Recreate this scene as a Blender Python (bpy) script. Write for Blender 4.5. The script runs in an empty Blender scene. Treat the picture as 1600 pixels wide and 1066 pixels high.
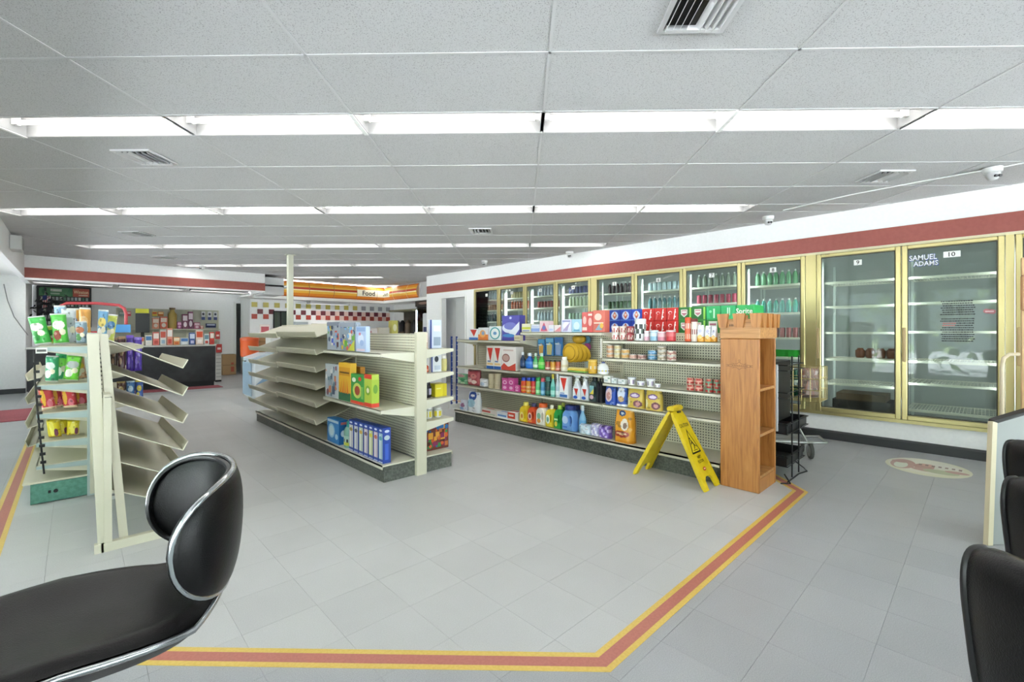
import bpy, math, random
from mathutils import Vector, Matrix
random.seed(7)
SC = bpy.context.scene
COL = SC.collection
PI = math.pi; S2 = math.sqrt(.5)
R = math.radians
# world frame: x runs towards the cooler wall, y along the aisles, z up; the floor tiles follow x and y, the ceiling grid sits at 45 degrees
CZ = 2.64                                            # ceiling height
cam_d = bpy.data.cameras.new('camera'); cam = bpy.data.objects.new('camera', cam_d); COL.objects.link(cam)
cam.location = (0, 0, 1.26); cam.rotation_euler = (R(90), 0, R(-43.87))
cam_d.sensor_width = 36; cam_d.lens = 16.0; cam_d.shift_y = -15/1600; cam_d.clip_start = .02
SC.camera = cam
w = bpy.data.worlds.new('sky'); SC.world = w; w.use_nodes = True
w.node_tree.nodes['Background'].inputs[0].default_value = (.80, .90, 1, 1)
w.node_tree.nodes['Background'].inputs[1].default_value = 1.5
SC.view_settings.view_transform = 'Standard'; SC.view_settings.look = 'None'
SC.view_settings.gamma = 1; SC.view_settings.use_curve_mapping = False
SC.view_settings.exposure = 1.92
TUBE_POWER = 4.2
sun_d = bpy.data.lights.new('sun', 'SUN'); sun = bpy.data.objects.new('sun', sun_d); COL.objects.link(sun)   # falls from behind the shop on to the pavement outside its windows
sun_d.energy = 44.0; sun_d.angle = .02; sun.rotation_euler = (math.radians(-25), math.radians(32), 0)
# ---------------------------------------------------------------- materials
def lin(c):
    if isinstance(c, str): c = tuple(int(c[i:i+2], 16)/255 for i in (0, 2, 4))
    return tuple((x/12.92 if x <= .04045 else ((x+.055)/1.055)**2.4) for x in c)
MC = {}
def M(c, rough=.5, metal=0, emit=0, alpha=None):
    k = (c, rough, metal, emit)
    if k in MC: return MC[k]
    m = bpy.data.materials.new('paint_' + str(c)); m.use_nodes = True
    b = m.node_tree.nodes['Principled BSDF']
    b.inputs['Base Color'].default_value = (*lin(c), 1); b.inputs['Roughness'].default_value = rough
    b.inputs['Metallic'].default_value = metal
    if emit:
        b.inputs['Emission Color'].default_value = (*lin(c), 1); b.inputs['Emission Strength'].default_value = emit
    MC[k] = m
    return m
def nodes(name, rough=.5, metal=0):
    m = bpy.data.materials.new(name); m.use_nodes = True; nt = m.node_tree
    b = nt.nodes['Principled BSDF']; b.inputs['Roughness'].default_value = rough; b.inputs['Metallic'].default_value = metal
    def N(t, **k):
        n = nt.nodes.new(t)
        for a, v in k.items():
            if a in n.inputs: n.inputs[a].default_value = v
            else: setattr(n, a, v)
        return n
    return m, nt, b, N
def rgb(c): return lin(c) if isinstance(c, str) else c   # tuples are plain linear values
def ramp(nt, N, fac, stops):
    r = N('ShaderNodeValToRGB'); e = r.color_ramp.elements
    for i, (p, c) in enumerate(stops):
        if i < 2: e[i].position = p; e[i].color = (*rgb(c), 1)
        else:
            q = e.new(p); q.color = (*rgb(c), 1)
    nt.links.new(fac, r.inputs[0]); return r.outputs[0]
def speckled(name, c1, c2, scale, rough, c3=None, big=1.3, bump=0, amt=.5, spec=.5):
    m, nt, b, N = nodes(name, rough)
    b.inputs['Specular IOR Level'].default_value = spec
    tc = N('ShaderNodeNewGeometry'); n1 = N('ShaderNodeTexNoise', Scale=scale, Detail=4.0); n2 = N('ShaderNodeTexNoise', Scale=big, Detail=5.0)
    nt.links.new(tc.outputs['Position'], n1.inputs['Vector']); nt.links.new(tc.outputs['Position'], n2.inputs['Vector'])
    a = ramp(nt, N, n1.outputs[0], [(.40, c1), (.60, c2)])
    bb = ramp(nt, N, n2.outputs[0], [(.35, c3 or c1), (.65, c2)])
    mx = N('ShaderNodeMix', data_type='RGBA'); mx.inputs[0].default_value = amt
    nt.links.new(a, mx.inputs[6]); nt.links.new(bb, mx.inputs[7]); nt.links.new(mx.outputs[2], b.inputs['Base Color'])
    if bump:
        bp = N('ShaderNodeBump', Strength=bump, Distance=.002); nt.links.new(n1.outputs[0], bp.inputs['Height']); nt.links.new(bp.outputs[0], b.inputs['Normal'])
    return m
FLIN = [speckled('floor_light_%d' % i, a, b_, 260, .38, c3=c, spec=.35) for i, (a, b_, c) in enumerate([((.42,.42,.42),(.54,.54,.54),(.47,.47,.465)),((.43,.43,.43),(.55,.55,.55),(.48,.48,.47)),((.41,.41,.41),(.53,.53,.53),(.46,.46,.455))])]
FOUT = [speckled('floor_grey_%d' % i, a, b_, 240, .36, c3=c, spec=.4) for i, (a, b_, c) in enumerate([((.29,.295,.31),(.42,.425,.44),(.34,.345,.355)),((.30,.305,.32),(.43,.435,.45),(.35,.355,.365)),((.28,.285,.30),(.41,.415,.43),(.33,.335,.345))])]
STY = speckled('border_yellow', 'd2b04e', 'dec065', 90, .4); STR = speckled('border_red', 'b0675a', 'bd7567', 90, .4)
m, nt, b, N = nodes('ceiling_panel', .9)
g = N('ShaderNodeNewGeometry'); n1 = N('ShaderNodeTexNoise', Scale=170.0, Detail=3.0); nt.links.new(g.outputs['Position'], n1.inputs['Vector'])
nt.links.new(ramp(nt, N, n1.outputs[0], [(.36, (.32, .32, .32)), (.43, (.545, .545, .545))]), b.inputs['Base Color'])
bp = N('ShaderNodeBump', Strength=.35, Distance=.002); nt.links.new(n1.outputs[0], bp.inputs['Height']); nt.links.new(bp.outputs[0], b.inputs['Normal'])
CEIL = m
HOUS = M('909090', .6); WALL = speckled('wall_paint', 'f2f2f2', 'f8f8f8', 30, .6); WHITE = M('f2f2f0', .45); GRID = M('c4c4c4', .5)
BAND = speckled('red_band', '9a5048', 'a4584f', 25, .55)
CREAM = M('cdc9b4', .42); CREAM2 = M('d8d5c3', .4); DKKICK = speckled('scuffed_kick', '1c1e1c', '6c7068', 55, .5, c3='3a3d39', amt=.6)
GREENK = speckled('green_kick', '3f7566', '5f9484', 40, .5); BLUEST = M('a3b4b4', .35, .2)
GOLD = M('c9bb86', .32, .75); GOLD2 = M('9a8c52', .3, .8); DARK = M('151515', .5); BLACKM = M('1b1b1c', .35); CHROME = M('b4b8ba', .14, 1.0)
STEEL = M('b5b5b2', .3, .9); SHELFW = M('e4e2d2', .45); BASEB = M('3a3b3d', .5)
m, nt, b, N = nodes('pegboard', .5)
tc = N('ShaderNodeNewGeometry'); sp = N('ShaderNodeSeparateXYZ'); nt.links.new(tc.outputs['Position'], sp.inputs[0])
def mth(op, a, b2=None):
    n = N('ShaderNodeMath', operation=op)
    for i, v in enumerate((a, b2)):
        if v is None: continue
        if isinstance(v, (int, float)): n.inputs[i].default_value = v
        else: nt.links.new(v, n.inputs[i])
    return n.outputs[0]
sq = []
xy = mth('ADD', sp.outputs[0], sp.outputs[1])
for s_ in (xy, sp.outputs[2]):
    q = mth('SUBTRACT', mth('FRACT', mth('DIVIDE', s_, .0254)), .5); sq.append(mth('MULTIPLY', q, q))
hole = mth('LESS_THAN', mth('ADD', sq[0], sq[1]), .062)
mx = N('ShaderNodeMix', data_type='RGBA'); nt.links.new(hole, mx.inputs[0]); mx.inputs[6].default_value = (*lin('dedac4'), 1); mx.inputs[7].default_value = (*lin('4c4a40'), 1)
nt.links.new(mx.outputs[2], b.inputs['Base Color']); PEG = m
def woodmat(name, c1, c2, c3, axis=2):
    m, nt, b, N = nodes(name, .38)
    tc = N('ShaderNodeNewGeometry'); mp = N('ShaderNodeMapping'); sc = [14, 14, 14]; sc[axis] = 1.1; mp.inputs['Scale'].default_value = sc
    nt.links.new(tc.outputs['Position'], mp.inputs[0]); n1 = N('ShaderNodeTexNoise', Scale=3.2, Detail=7.0, Distortion=.8); nt.links.new(mp.outputs[0], n1.inputs['Vector'])
    nt.links.new(ramp(nt, N, n1.outputs[0], [(.3, c1), (.52, c2), (.72, c3)]), b.inputs['Base Color'])
    bp = N('ShaderNodeBump', Strength=.12, Distance=.002); nt.links.new(n1.outputs[0], bp.inputs['Height']); nt.links.new(bp.outputs[0], b.inputs['Normal'])
    return m
WOOD = woodmat('oak', '9c6230', 'b67a3e', 'c4894a'); WOODD = woodmat('oak_inside', '7e3f1a', '9a5528', 'a9622f'); WOODL = woodmat('oak_horizontal', 'a06c38', 'bd8850', 'c9955c', 1)
WOODP = woodmat('pale_wood', 'c39c6c', 'd0ab7c', 'd9b688')
m, nt, b, N = nodes('black_vinyl', .34)
b.inputs['Base Color'].default_value = (*lin('0d0c0d'), 1); b.inputs['Specular IOR Level'].default_value = .25
g = N('ShaderNodeNewGeometry'); n1 = N('ShaderNodeTexVoronoi', Scale=420.0); n2 = N('ShaderNodeTexNoise', Scale=9.0, Detail=3.0)
nt.links.new(g.outputs['Position'], n1.inputs['Vector']); nt.links.new(g.outputs['Position'], n2.inputs['Vector'])
ad = N('ShaderNodeMath', operation='MULTIPLY_ADD'); nt.links.new(n2.outputs[0], ad.inputs[0]); ad.inputs[1].default_value = 1.5; nt.links.new(n1.outputs[0], ad.inputs[2])
bp = N('ShaderNodeBump', Strength=.16, Distance=.002); nt.links.new(ad.outputs[0], bp.inputs['Height']); nt.links.new(bp.outputs[0], b.inputs['Normal'])
VINYL = m
def glassmat(name, tint, ior):
    m = bpy.data.materials.new(name); m.use_nodes = True; nt = m.node_tree; nt.nodes.clear()
    o = nt.nodes.new('ShaderNodeOutputMaterial'); t = nt.nodes.new('ShaderNodeBsdfTransparent'); gl = nt.nodes.new('ShaderNodeBsdfGlossy'); fr = nt.nodes.new('ShaderNodeFresnel'); mx = nt.nodes.new('ShaderNodeMixShader')
    t.inputs[0].default_value = (*lin(tint), 1); gl.inputs['Roughness'].default_value = .02; fr.inputs[0].default_value = ior
    nt.links.new(fr.outputs[0], mx.inputs[0]); nt.links.new(t.outputs[0], mx.inputs[1]); nt.links.new(gl.outputs[0], mx.inputs[2]); nt.links.new(mx.outputs[0], o.inputs[0])
    return m
GLASS = glassmat('cooler_glass', 'e8efec', 1.32); WGLASS = glassmat('window_glass', 'f2f6f5', 1.5)
def lampmat(c, s):
    m = bpy.data.materials.new('lamp_glow'); m.use_nodes = True; b = m.node_tree.nodes['Principled BSDF']
    b.inputs['Base Color'].default_value = (1, 1, 1, 1); b.inputs['Emission Color'].default_value = (*lin(c), 1); b.inputs['Emission Strength'].default_value = s
    return m
TUBE = lampmat('fffdf8', TUBE_POWER); TUBEC = lampmat('f4fbff', 7.0)
# ---------------------------------------------------------------- mesh builder
class MB:
    def __init__(s): s.v = []; s.f = []; s.m = []; s.mats = []; s.T = None
    def mi(s, m):
        if m not in s.mats: s.mats.append(m)
        return s.mats.index(m)
    def add(s, vs, fs, m):
        o = len(s.v)
        if s.T is not None: vs = [s.T @ Vector(q) for q in vs]
        s.v += [tuple(q) for q in vs]; s.f += [tuple(i+o for i in f) for f in fs]; s.m += [s.mi(m)]*len(fs)
    def box(s, x0, x1, y0, y1, z0, z1, m):
        s.add([(x0,y0,z0),(x1,y0,z0),(x1,y1,z0),(x0,y1,z0),(x0,y0,z1),(x1,y0,z1),(x1,y1,z1),(x0,y1,z1)],
              [(0,3,2,1),(4,5,6,7),(0,1,5,4),(1,2,6,5),(2,3,7,6),(3,0,4,7)], m); return s
    def cbox(s, x0, x1, y0, y1, z0, z1, m, c=.004):      # box with chamfered edges
        c = min(c, (x1-x0)*.45, (y1-y0)*.45, (z1-z0)*.45); L = []
        for z, i in ((z0, c), (z0+c, 0), (z1-c, 0), (z1, c)):
            for (x, y) in ((x0+c,y0),(x1-c,y0),(x1,y0+c),(x1,y1-c),(x1-c,y1),(x0+c,y1),(x0,y1-c),(x0,y0+c)):
                cx, cy = (x0+x1)/2, (y0+y1)/2
                L.append((x+(i if x < cx else -i), y+(i if y < cy else -i), z))
        f = [tuple(range(7, -1, -1)), tuple(range(24, 32))]
        for k in range(3):
            for i in range(8): j = (i+1) % 8; f.append((k*8+i, k*8+j, k*8+8+j, k*8+8+i))
        s.add(L, f, m); return s
    def quad(s, a, b, c, d, m): s.add([a, b, c, d], [(0, 1, 2, 3)], m); return s
    def slab(s, a, b, c, d, t, m):                       # thick quad, t along its normal
        a, b, c, d = map(Vector, (a, b, c, d)); n = (b-a).cross(d-a).normalized()*t
        s.add([a,b,c,d,a+n,b+n,c+n,d+n], [(3,2,1,0),(4,5,6,7),(0,1,5,4),(1,2,6,5),(2,3,7,6),(3,0,4,7)], m); return s
    def prism(s, pts, axis, a, b, m):                    # outline in the plane across axis, extruded from a to b
        def P(p, t): return {'x': (t, p[0], p[1]), 'y': (p[0], t, p[1]), 'z': (p[0], p[1], t)}[axis]
        n = len(pts); s.add([P(p, a) for p in pts]+[P(p, b) for p in pts], [tuple(range(n))[::-1], tuple(range(n, 2*n))]+[(i, (i+1) % n, n+(i+1) % n, n+i) for i in range(n)], m); return s
    def lathe(s, prof, m, n=14, c=(0, 0), sx=1, sy=1, cap=True):
        v = []; 
        for r, z in prof:
            for i in range(n): a = 2*PI*i/n; v.append((c[0]+math.cos(a)*r*sx, c[1]+math.sin(a)*r*sy, z))
        mats = m if isinstance(m, list) else [m]*(len(prof)-1)
        o = len(s.v)
        if s.T is not None: v = [tuple(s.T @ Vector(q)) for q in v]
        s.v += v
        for k in range(len(prof)-1):
            for i in range(n):
                j = (i+1) % n; s.f.append((o+k*n+i, o+k*n+j, o+(k+1)*n+j, o+(k+1)*n+i)); s.m.append(s.mi(mats[k]))
        if cap:
            s.f.append(tuple(o+i for i in range(n))[::-1]); s.m.append(s.mi(mats[0]))
            s.f.append(tuple(o+(len(prof)-1)*n+i for i in range(n))); s.m.append(s.mi(mats[-1]))
        return s
    def tube(s, pts, r, m, n=8, closed=False):
        P = [Vector(p) for p in pts]; L = len(P); rs = r if isinstance(r, (list, tuple)) else [r]*L
        T = []
        for i in range(L):
            a = P[(i-1) % L] if (closed or i > 0) else P[0]; b = P[(i+1) % L] if (closed or i < L-1) else P[-1]
            T.append((b-a).normalized())
        u = T[0].orthogonal().normalized(); v = []
        for i in range(L):
            u = (u-T[i]*u.dot(T[i])).normalized(); w_ = T[i].cross(u)
            for k in range(n): a = 2*PI*k/n; v.append(P[i]+(u*math.cos(a)+w_*math.sin(a))*rs[i])
        f = []
        for i in range(L if closed else L-1):
            for k in range(n): j = (k+1) % n; ii = (i+1) % L; f.append((i*n+k, i*n+j, ii*n+j, ii*n+k))
        if not closed: f += [tuple(range(n))[::-1], tuple((L-1)*n+k for k in range(n))]
        s.add(v, f, m); return s
    def surf(s, fn, nu, nv, m, mf=None, wrap=False):
        v = [fn(i/nu, j/nv) for j in range(nv+1) for i in range(nu+(0 if wrap else 1))]; W = nu+(0 if wrap else 1)
        o = len(s.v)
        if s.T is not None: v = [s.T @ Vector(q) for q in v]
        s.v += [tuple(q) for q in v]
        for j in range(nv):
            for i in range(nu):
                i2 = (i+1) % W; s.f.append((o+j*W+i, o+j*W+i2, o+(j+1)*W+i2, o+(j+1)*W+i)); s.m.append(s.mi(mf((i+.5)/nu, (j+.5)/nv) if mf else m))
        return s
    def mesh(s, name, smooth=0):
        me = bpy.data.meshes.new(name); me.from_pydata(s.v, [], s.f)
        for m in s.mats: me.materials.append(m)
        me.polygons.foreach_set('material_index', s.m)
        if smooth: me.shade_smooth(); me.set_sharp_from_angle(angle=R(smooth))
        me.update(); return me
TXT = {}
def textdata(t, bold=True):
    if t in TXT: return TXT[t]
    c = bpy.data.curves.new('t', 'FONT'); c.body = t; c.resolution_u = 2; c.align_x = 'CENTER'; c.space_line = .9
    if bold: c.offset = .012
    o = bpy.data.objects.new('t', c); COL.objects.link(o); dg = bpy.context.evaluated_depsgraph_get()
    me = bpy.data.meshes.new_from_object(o.evaluated_get(dg)); vs = [(v.co.x, v.co.y) for v in me.vertices]; fs = [tuple(p.vertices) for p in me.polygons]
    bpy.data.objects.remove(o); bpy.data.meshes.remove(me)
    x0 = min(v[0] for v in vs); x1 = max(v[0] for v in vs); y0 = min(v[1] for v in vs); y1 = max(v[1] for v in vs)
    h = y1-y0 or 1; vs = [((x-(x0+x1)/2)/h, (y-(y0+y1)/2)/h) for x, y in vs]
    TXT[t] = (vs, fs, (x1-x0)/h); return TXT[t]
def pr(mb, O, ux, uz, w_, h, shapes, n=None, lift=.0006):
    """flat print on a face: origin O at lower left, ux/uz unit vectors, shapes in 0..1"""
    O, ux, uz = Vector(O), Vector(ux), Vector(uz); nn = Vector(n) if n is not None else ux.cross(uz)
    for k, sh in enumerate(shapes):
        off = nn*(lift*(k*.35+1)); P = lambda x, y: O+ux*(x*w_)+uz*(y*h)+off
        if sh[0] == 'r': mb.add([P(sh[1],sh[2]),P(sh[3],sh[2]),P(sh[3],sh[4]),P(sh[1],sh[4])], [(0,1,2,3)], M(sh[5]))
        elif sh[0] == 'e':
            q = [P(sh[1]+sh[3]*math.cos(2*PI*i/16), sh[2]+sh[4]*math.sin(2*PI*i/16)) for i in range(16)]; mb.add(q, [tuple(range(16))], M(sh[5]))
        elif sh[0] == 'p': mb.add([P(*q) for q in sh[1]], [tuple(range(len(sh[1])))], M(sh[2]))
        elif sh[0] == 't':
            vs, fs, asp = textdata(sh[1]); hh = sh[4]*h; maxw = (sh[6] if len(sh) > 6 else .95)*w_; kx = min(hh, maxw/asp)
            mb.add([O+ux*(sh[2]*w_+x*kx)+uz*(sh[3]*h+y*hh)+off for x, y in vs], fs, M(sh[5]))
# ---------------------------------------------------------------- scene objects
def link(name, me, parent=None):
    o = bpy.data.objects.new(name, me); COL.objects.link(o)
    if parent is not None: o.parent = parent
    return o
def thing(name, label, cat, loc=(0, 0, 0), rz=0, group=None):
    o = bpy.data.objects.new(name, None); COL.objects.link(o); o.location = loc; o.rotation_euler = (0, 0, rz); o.empty_display_size = .05
    o['label'] = label; o['category'] = cat
    if group: o['group'] = group
    return o
def part(name, mb, parent, label=None, smooth=0, kind=None, bevel=0):
    o = link(name, mb.mesh(name, smooth), parent)
    if label: o['label'] = label
    if kind: o['kind'] = kind
    if bevel:
        b = o.modifiers.new('bevel', 'BEVEL'); b.width = bevel; b.segments = 2; b.limit_method = 'ANGLE'
    return o
def single(name, mb, label, cat, loc=(0, 0, 0), rz=0, group=None, smooth=0, bevel=0):
    o = part(name, mb, None, None, smooth, None, bevel); o.location = loc; o.rotation_euler = (0, 0, rz); o['label'] = label; o['category'] = cat
    if group: o['group'] = group
    return o
def struct(name, mb, parent=None, smooth=0):
    o = link(name, mb.mesh(name, smooth), parent)
    if parent is None: o['kind'] = 'structure'
    return o
def dup(root, loc=None, rz=None, label=None, group=None):
    r = root.copy(); COL.objects.link(r)
    if loc is not None: r.location = loc
    if rz is not None: r.rotation_euler = (0, 0, rz)
    if label: r['label'] = label
    if group: r['group'] = group
    for ch in list(root.children):
        c = ch.copy(); COL.objects.link(c); c.parent = r
        for g_ in list(ch.children): d = g_.copy(); COL.objects.link(d); d.parent = c
    return r
ORD = ['first','second','third','fourth','fifth','sixth','seventh','eighth','ninth','tenth','eleventh','twelfth','thirteenth','fourteenth']
# a sight line through column px (row py) of the photograph, met with the real plane x = const or y = const, gives metres in the room
FP = 711.; YW = R(1.13)
def ray(px, py=518.):
    a = (px-800)/FP; b = (518-py)/FP; X = -math.sin(YW)+a*math.cos(YW); Y = math.cos(YW)+a*math.sin(YW)
    return ((X+Y)*S2, (Y-X)*S2, b)
def gy(px, x): d = ray(px); return d[1]*x/d[0]
def gx(px, y): d = ray(px); return d[0]*y/d[1]
def zx(px, py, x): d = ray(px, py); return 1.26+d[2]*x/d[0]
def zy(px, py, y): d = ray(px, py); return 1.26+d[2]*y/d[1]
def ab(a, b): return ((a+b)*S2, (b-a)*S2)             # ceiling grid coordinates to x, y
def clip(poly, nx, ny, c):                            # keep nx*x+ny*y <= c ; returns (kept, rest)
    ins, out = [], []
    for i in range(len(poly)):
        p, q = poly[i], poly[(i+1) % len(poly)]; dp = nx*p[0]+ny*p[1]-c; dq = nx*q[0]+ny*q[1]-c
        (ins if dp <= 0 else out).append(p)
        if dp*dq < 0:
            t = dp/(dp-dq); r = (p[0]+(q[0]-p[0])*t, p[1]+(q[1]-p[1])*t); ins.append(r); out.append(r)
    return ins, out
def area(p): return abs(sum(p[i][0]*p[(i+1) % len(p)][1]-p[(i+1) % len(p)][0]*p[i][1] for i in range(len(p))))/2 if len(p) > 2 else 0
# ================================================================ FLOOR
TI = .3048; TX0 = .195
INNER = [(-.30, 2.83), (1.47, 1.06), (4.10, 1.06), (4.95, 1.91), (4.95, 11.4), (-.30, 11.4)]
def halfplanes(P):
    H_ = []
    for i in range(len(P)):
        a, b_ = P[i], P[(i+1) % len(P)]; dx, dy = b_[0]-a[0], b_[1]-a[1]; L = math.hypot(dx, dy); nx, ny = dy/L, -dx/L
        H_.append((nx, ny, nx*a[0]+ny*a[1]))
    return H_
HP = halfplanes(INNER)
def offset(P, d):
    H_ = halfplanes(P); out = []
    for i in range(len(P)):
        a, b_ = H_[i-1], H_[i]; ca, cb = a[2]+d, b_[2]+d; det = a[0]*b_[1]-a[1]*b_[0]
        out.append(((ca*b_[1]-a[1]*cb)/det, (a[0]*cb-ca*b_[0])/det))
    return out
fl = MB(); fl.box(-3, 6.42, -3.2, 16.2, -.12, -.004, M('6f6f70', .8)); fl.box(6.42, 8.3, 7.9, 16.2, -.12, -.004, M('8c8c8c', .6))
floor = struct('floor', fl)
def tile_into(mb, x0, y0, x1, y1, v):
    g_ = .0005; P = [(x0+g_, y0+g_), (x1-g_, y0+g_), (x1-g_, y1-g_), (x0+g_, y1-g_)]; keep = P
    for h in HP:
        keep, rest = clip(keep, h[0], h[1], h[2]+.05)
        if area(rest) > 1e-6: mb.prism(rest, 'z', -.004, 0, FOUT[v])
        if len(keep) < 3: break
    if area(keep) > 1e-6: mb.prism(keep, 'z', -.004, 0, FLIN[v])
def inframe(x, y, z, m=30):
    d = Vector((x, y, z-1.26)); f = Vector((.693, .7209, 0)); r = Vector((.7209, -.693, 0)); dep = d.dot(f)
    if dep < .1: return None
    px = 800+FP*d.dot(r)/dep; py = 518-FP*d.z/dep
    return dep if -m < px < 1600+m and -m < py < 1066+m else None
tl = []
for i in range(-11, 22):
    for j in range(-11, 54):
        x0 = TX0+i*TI; y0 = j*TI
        if x0 > 6.36 or x0 < -3 or y0 < -3.2 or y0 > 16: continue
        c = inframe(x0+TI/2, y0+TI/2, 0); tl.append((c if c else 99, x0, y0, min(x0+TI, 6.37), min(y0+TI, 16)))
tl.sort(); rest = MB()
for k, (c, x0, y0, x1, y1) in enumerate(tl):
    v = random.randrange(3)
    if k < 300 and c < 90: mb = MB(); tile_into(mb, x0, y0, x1, y1, v); link('floor_tile', mb.mesh('floor_tile'), floor)
    else: tile_into(rest, x0, y0, x1, y1, v)
for i in range(7):
    for j in range(27): rest.box(6.37+i*TI+.0005, 6.37+(i+1)*TI-.0005 if i < 5 else 8.25, 8.0+j*TI, 8.0+(j+1)*TI-.001, -.004, 0, FLIN[0]) if i < 6 else None
part('floor_tile', rest, floor, kind='stuff')
for nm, d0, d1, mm in (('border_strip', 0, .025, STY), ('border_strip', .025, .075, STR), ('border_strip', .075, .1, STY)):
    A, B = offset(INNER, d0), offset(INNER, d1)
    for i in (5, 0, 1, 2, 3):
        j = (i+1) % 6; a0, a1, b0, b1 = A[i], A[j], B[i], B[j]; mb = MB(); mb.prism([a0, a1, b1, b0], 'z', 0, .0012, mm)
        o = part(nm, mb, floor); o['label'] = 'red border strip between two yellow ones' if mm is STR else 'narrow yellow border strip'
# ================================================================ CEILING
RECTS = [(-.65, 6.37, -3.2, 12), (3.3, 7.0, 12, 13), (6.37, 7.0, 9.75, 12)]
def cliprect(P, r):
    for h in ((-1, 0, -r[0]), (1, 0, r[1]), (0, -1, -r[2]), (0, 1, r[3])):
        P, _ = clip(P, *h)
        if len(P) < 3: return []
    return P
A0 = .142; PA = 1.2192; PB = .6096; PER = 2.134; B0 = 2.865; TW = .305
ce = MB()
for r in RECTS: ce.box(r[0], r[1], r[2], r[3], CZ+.2, CZ+.3, WHITE)
ceiling = struct('ceiling', ce)
grid = MB()
def gbar(a0, a1, b0, b1):
    for r in RECTS:
        P = cliprect([ab(a0, b0), ab(a1, b0), ab(a1, b1), ab(a0, b1)], r)
        if area(P) > 1e-5: grid.prism(P, 'z', CZ-.001, CZ+.012, GRID)
LIGHTROWS = {-1: (-2, 2), 0: (-3, 3), 1: (-5, 2), 2: (-6, 1), 3: (-6, -1), 4: (-5, -3), 5: (-4, -3)}   # row: first, last 4-ft cell
LIGHTROWS[0] = (-3, 3)
for row in range(-4, 8):
    bb = B0+PER*row
    for k in range(-11, 9):
        a = A0+PA*k; a1 = a+PA
        lit = row in LIGHTROWS and LIGHTROWS[row][0] <= k < LIGHTROWS[row][1]
        cells = [] if lit else [(bb, bb+TW)]
        for q in range(3): cells.append((bb+TW+PB*q, bb+TW+PB*(q+1) if q < 2 else bb+PER))
        for (c0, c1) in cells:
            mb = MB()
            for r in RECTS:
                P = cliprect([ab(a+.006, c0+.006), ab(a1-.006, c0+.006), ab(a1-.006, c1-.006), ab(a+.006, c1-.006)], r)
                if area(P) > .004: mb.prism(P, 'z', CZ+.002+random.uniform(0, .0012), CZ+.016, CEIL)
            if mb.v: link('ceiling_panel', mb.mesh('ceiling_panel'), ceiling)
    for bq in (bb, bb+TW, bb+TW+PB, bb+TW+2*PB): gbar(-14, 11, bq-.007, bq+.007)
for k in range(-11, 10):
    a = A0+PA*k
    for row in range(-4, 8): gbar(a-.007, a+.007, B0+PER*row+TW, B0+PER*(row+1))
part('ceiling_grid', grid, ceiling, label='thin grey metal grid between the ceiling panels')
# fluorescent fixtures in the open troughs
fx = None; names = {-2: 'row behind the viewer', -1: 'row above the viewer', 0: 'nearest ceiling row', 1: 'second ceiling row', 2: 'third ceiling row', 3: 'fourth ceiling row', 4: 'short row before the food counter', 5: 'row right above the food counter'}
def light_unit(divider):
    t = thing('ceiling_light', 'x', 'ceiling light', group='fluorescent trough lights in the ceiling')
    T = Matrix.Rotation(R(-45), 4, 'Z')
    def NB(): mb = MB(); mb.T = T; return mb
    h = NB(); L = PA/2-.01; W = TW/2-.012
    h.box(-L, L, -W, W, .105, .11, HOUS); h.box(-L, L, W, W+.004, 0, .11, HOUS); h.box(-L, L, -W-.004, -W, 0, .11, HOUS); h.box(-L, -L+.003, -W, W, .0, .11, HOUS); h.box(L-.003, L, -W, W, .0, .11, HOUS)
    part('housing', h, t)
    for s_ in (-.055, .055):
        u = NB(); u.tube([(-L+.04, s_, .062), (L-.04, s_, .062)], .016, TUBE, 8); part('lamp_tube', u, t)
        e = NB(); e.box(-L+.003, -L+.04, s_-.014, s_+.014, .045, .105, WHITE); part('lamp_holder', e, t)
        e = NB(); e.box(L-.04, L-.003, s_-.014, s_+.014, .045, .105, WHITE); part('lamp_holder', e, t)
    if divider: d = NB(); d.box(-L-.028, -L-.001, -W-.01, W+.01, -.006, .08, WHITE); part('divider', d, t)
    return t
pa = light_unit(True); pb = light_unit(False); pa.location.z = pb.location.z = -50; first = {0: True, 1: True}
for row in sorted(LIGHTROWS):
    k0, k1 = LIGHTROWS[row]
    for n_, k in enumerate(range(k0, k1)):
        a = A0+PA*(k+.5); b_ = B0+PER*row+TW/2; x, y = ab(a, b_)
        lab = 'fluorescent trough light, %s from the left in the %s' % (ORD[n_], names[row])
        src = pa if (k % 2) else pb; i = k % 2
        if first[i]: first[i] = False; o = src; o.location = (x, y, CZ); o['label'] = lab
        else: o = dup(src, (x, y, CZ), None, lab)
for n_, (x, y, z) in enumerate(((0, 13.2, 2.24), (1.3, 13.2, 2.24), (2.6, 13.2, 2.24), (5.6, 13.9, 2.08))):
    dup(pb, (x, y, z), R(45), 'fluorescent light under the lowered ceiling of the %s, %s from the left' % (('checkout', 'food corner')[n_ > 2], ORD[n_ % 3]))
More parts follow.
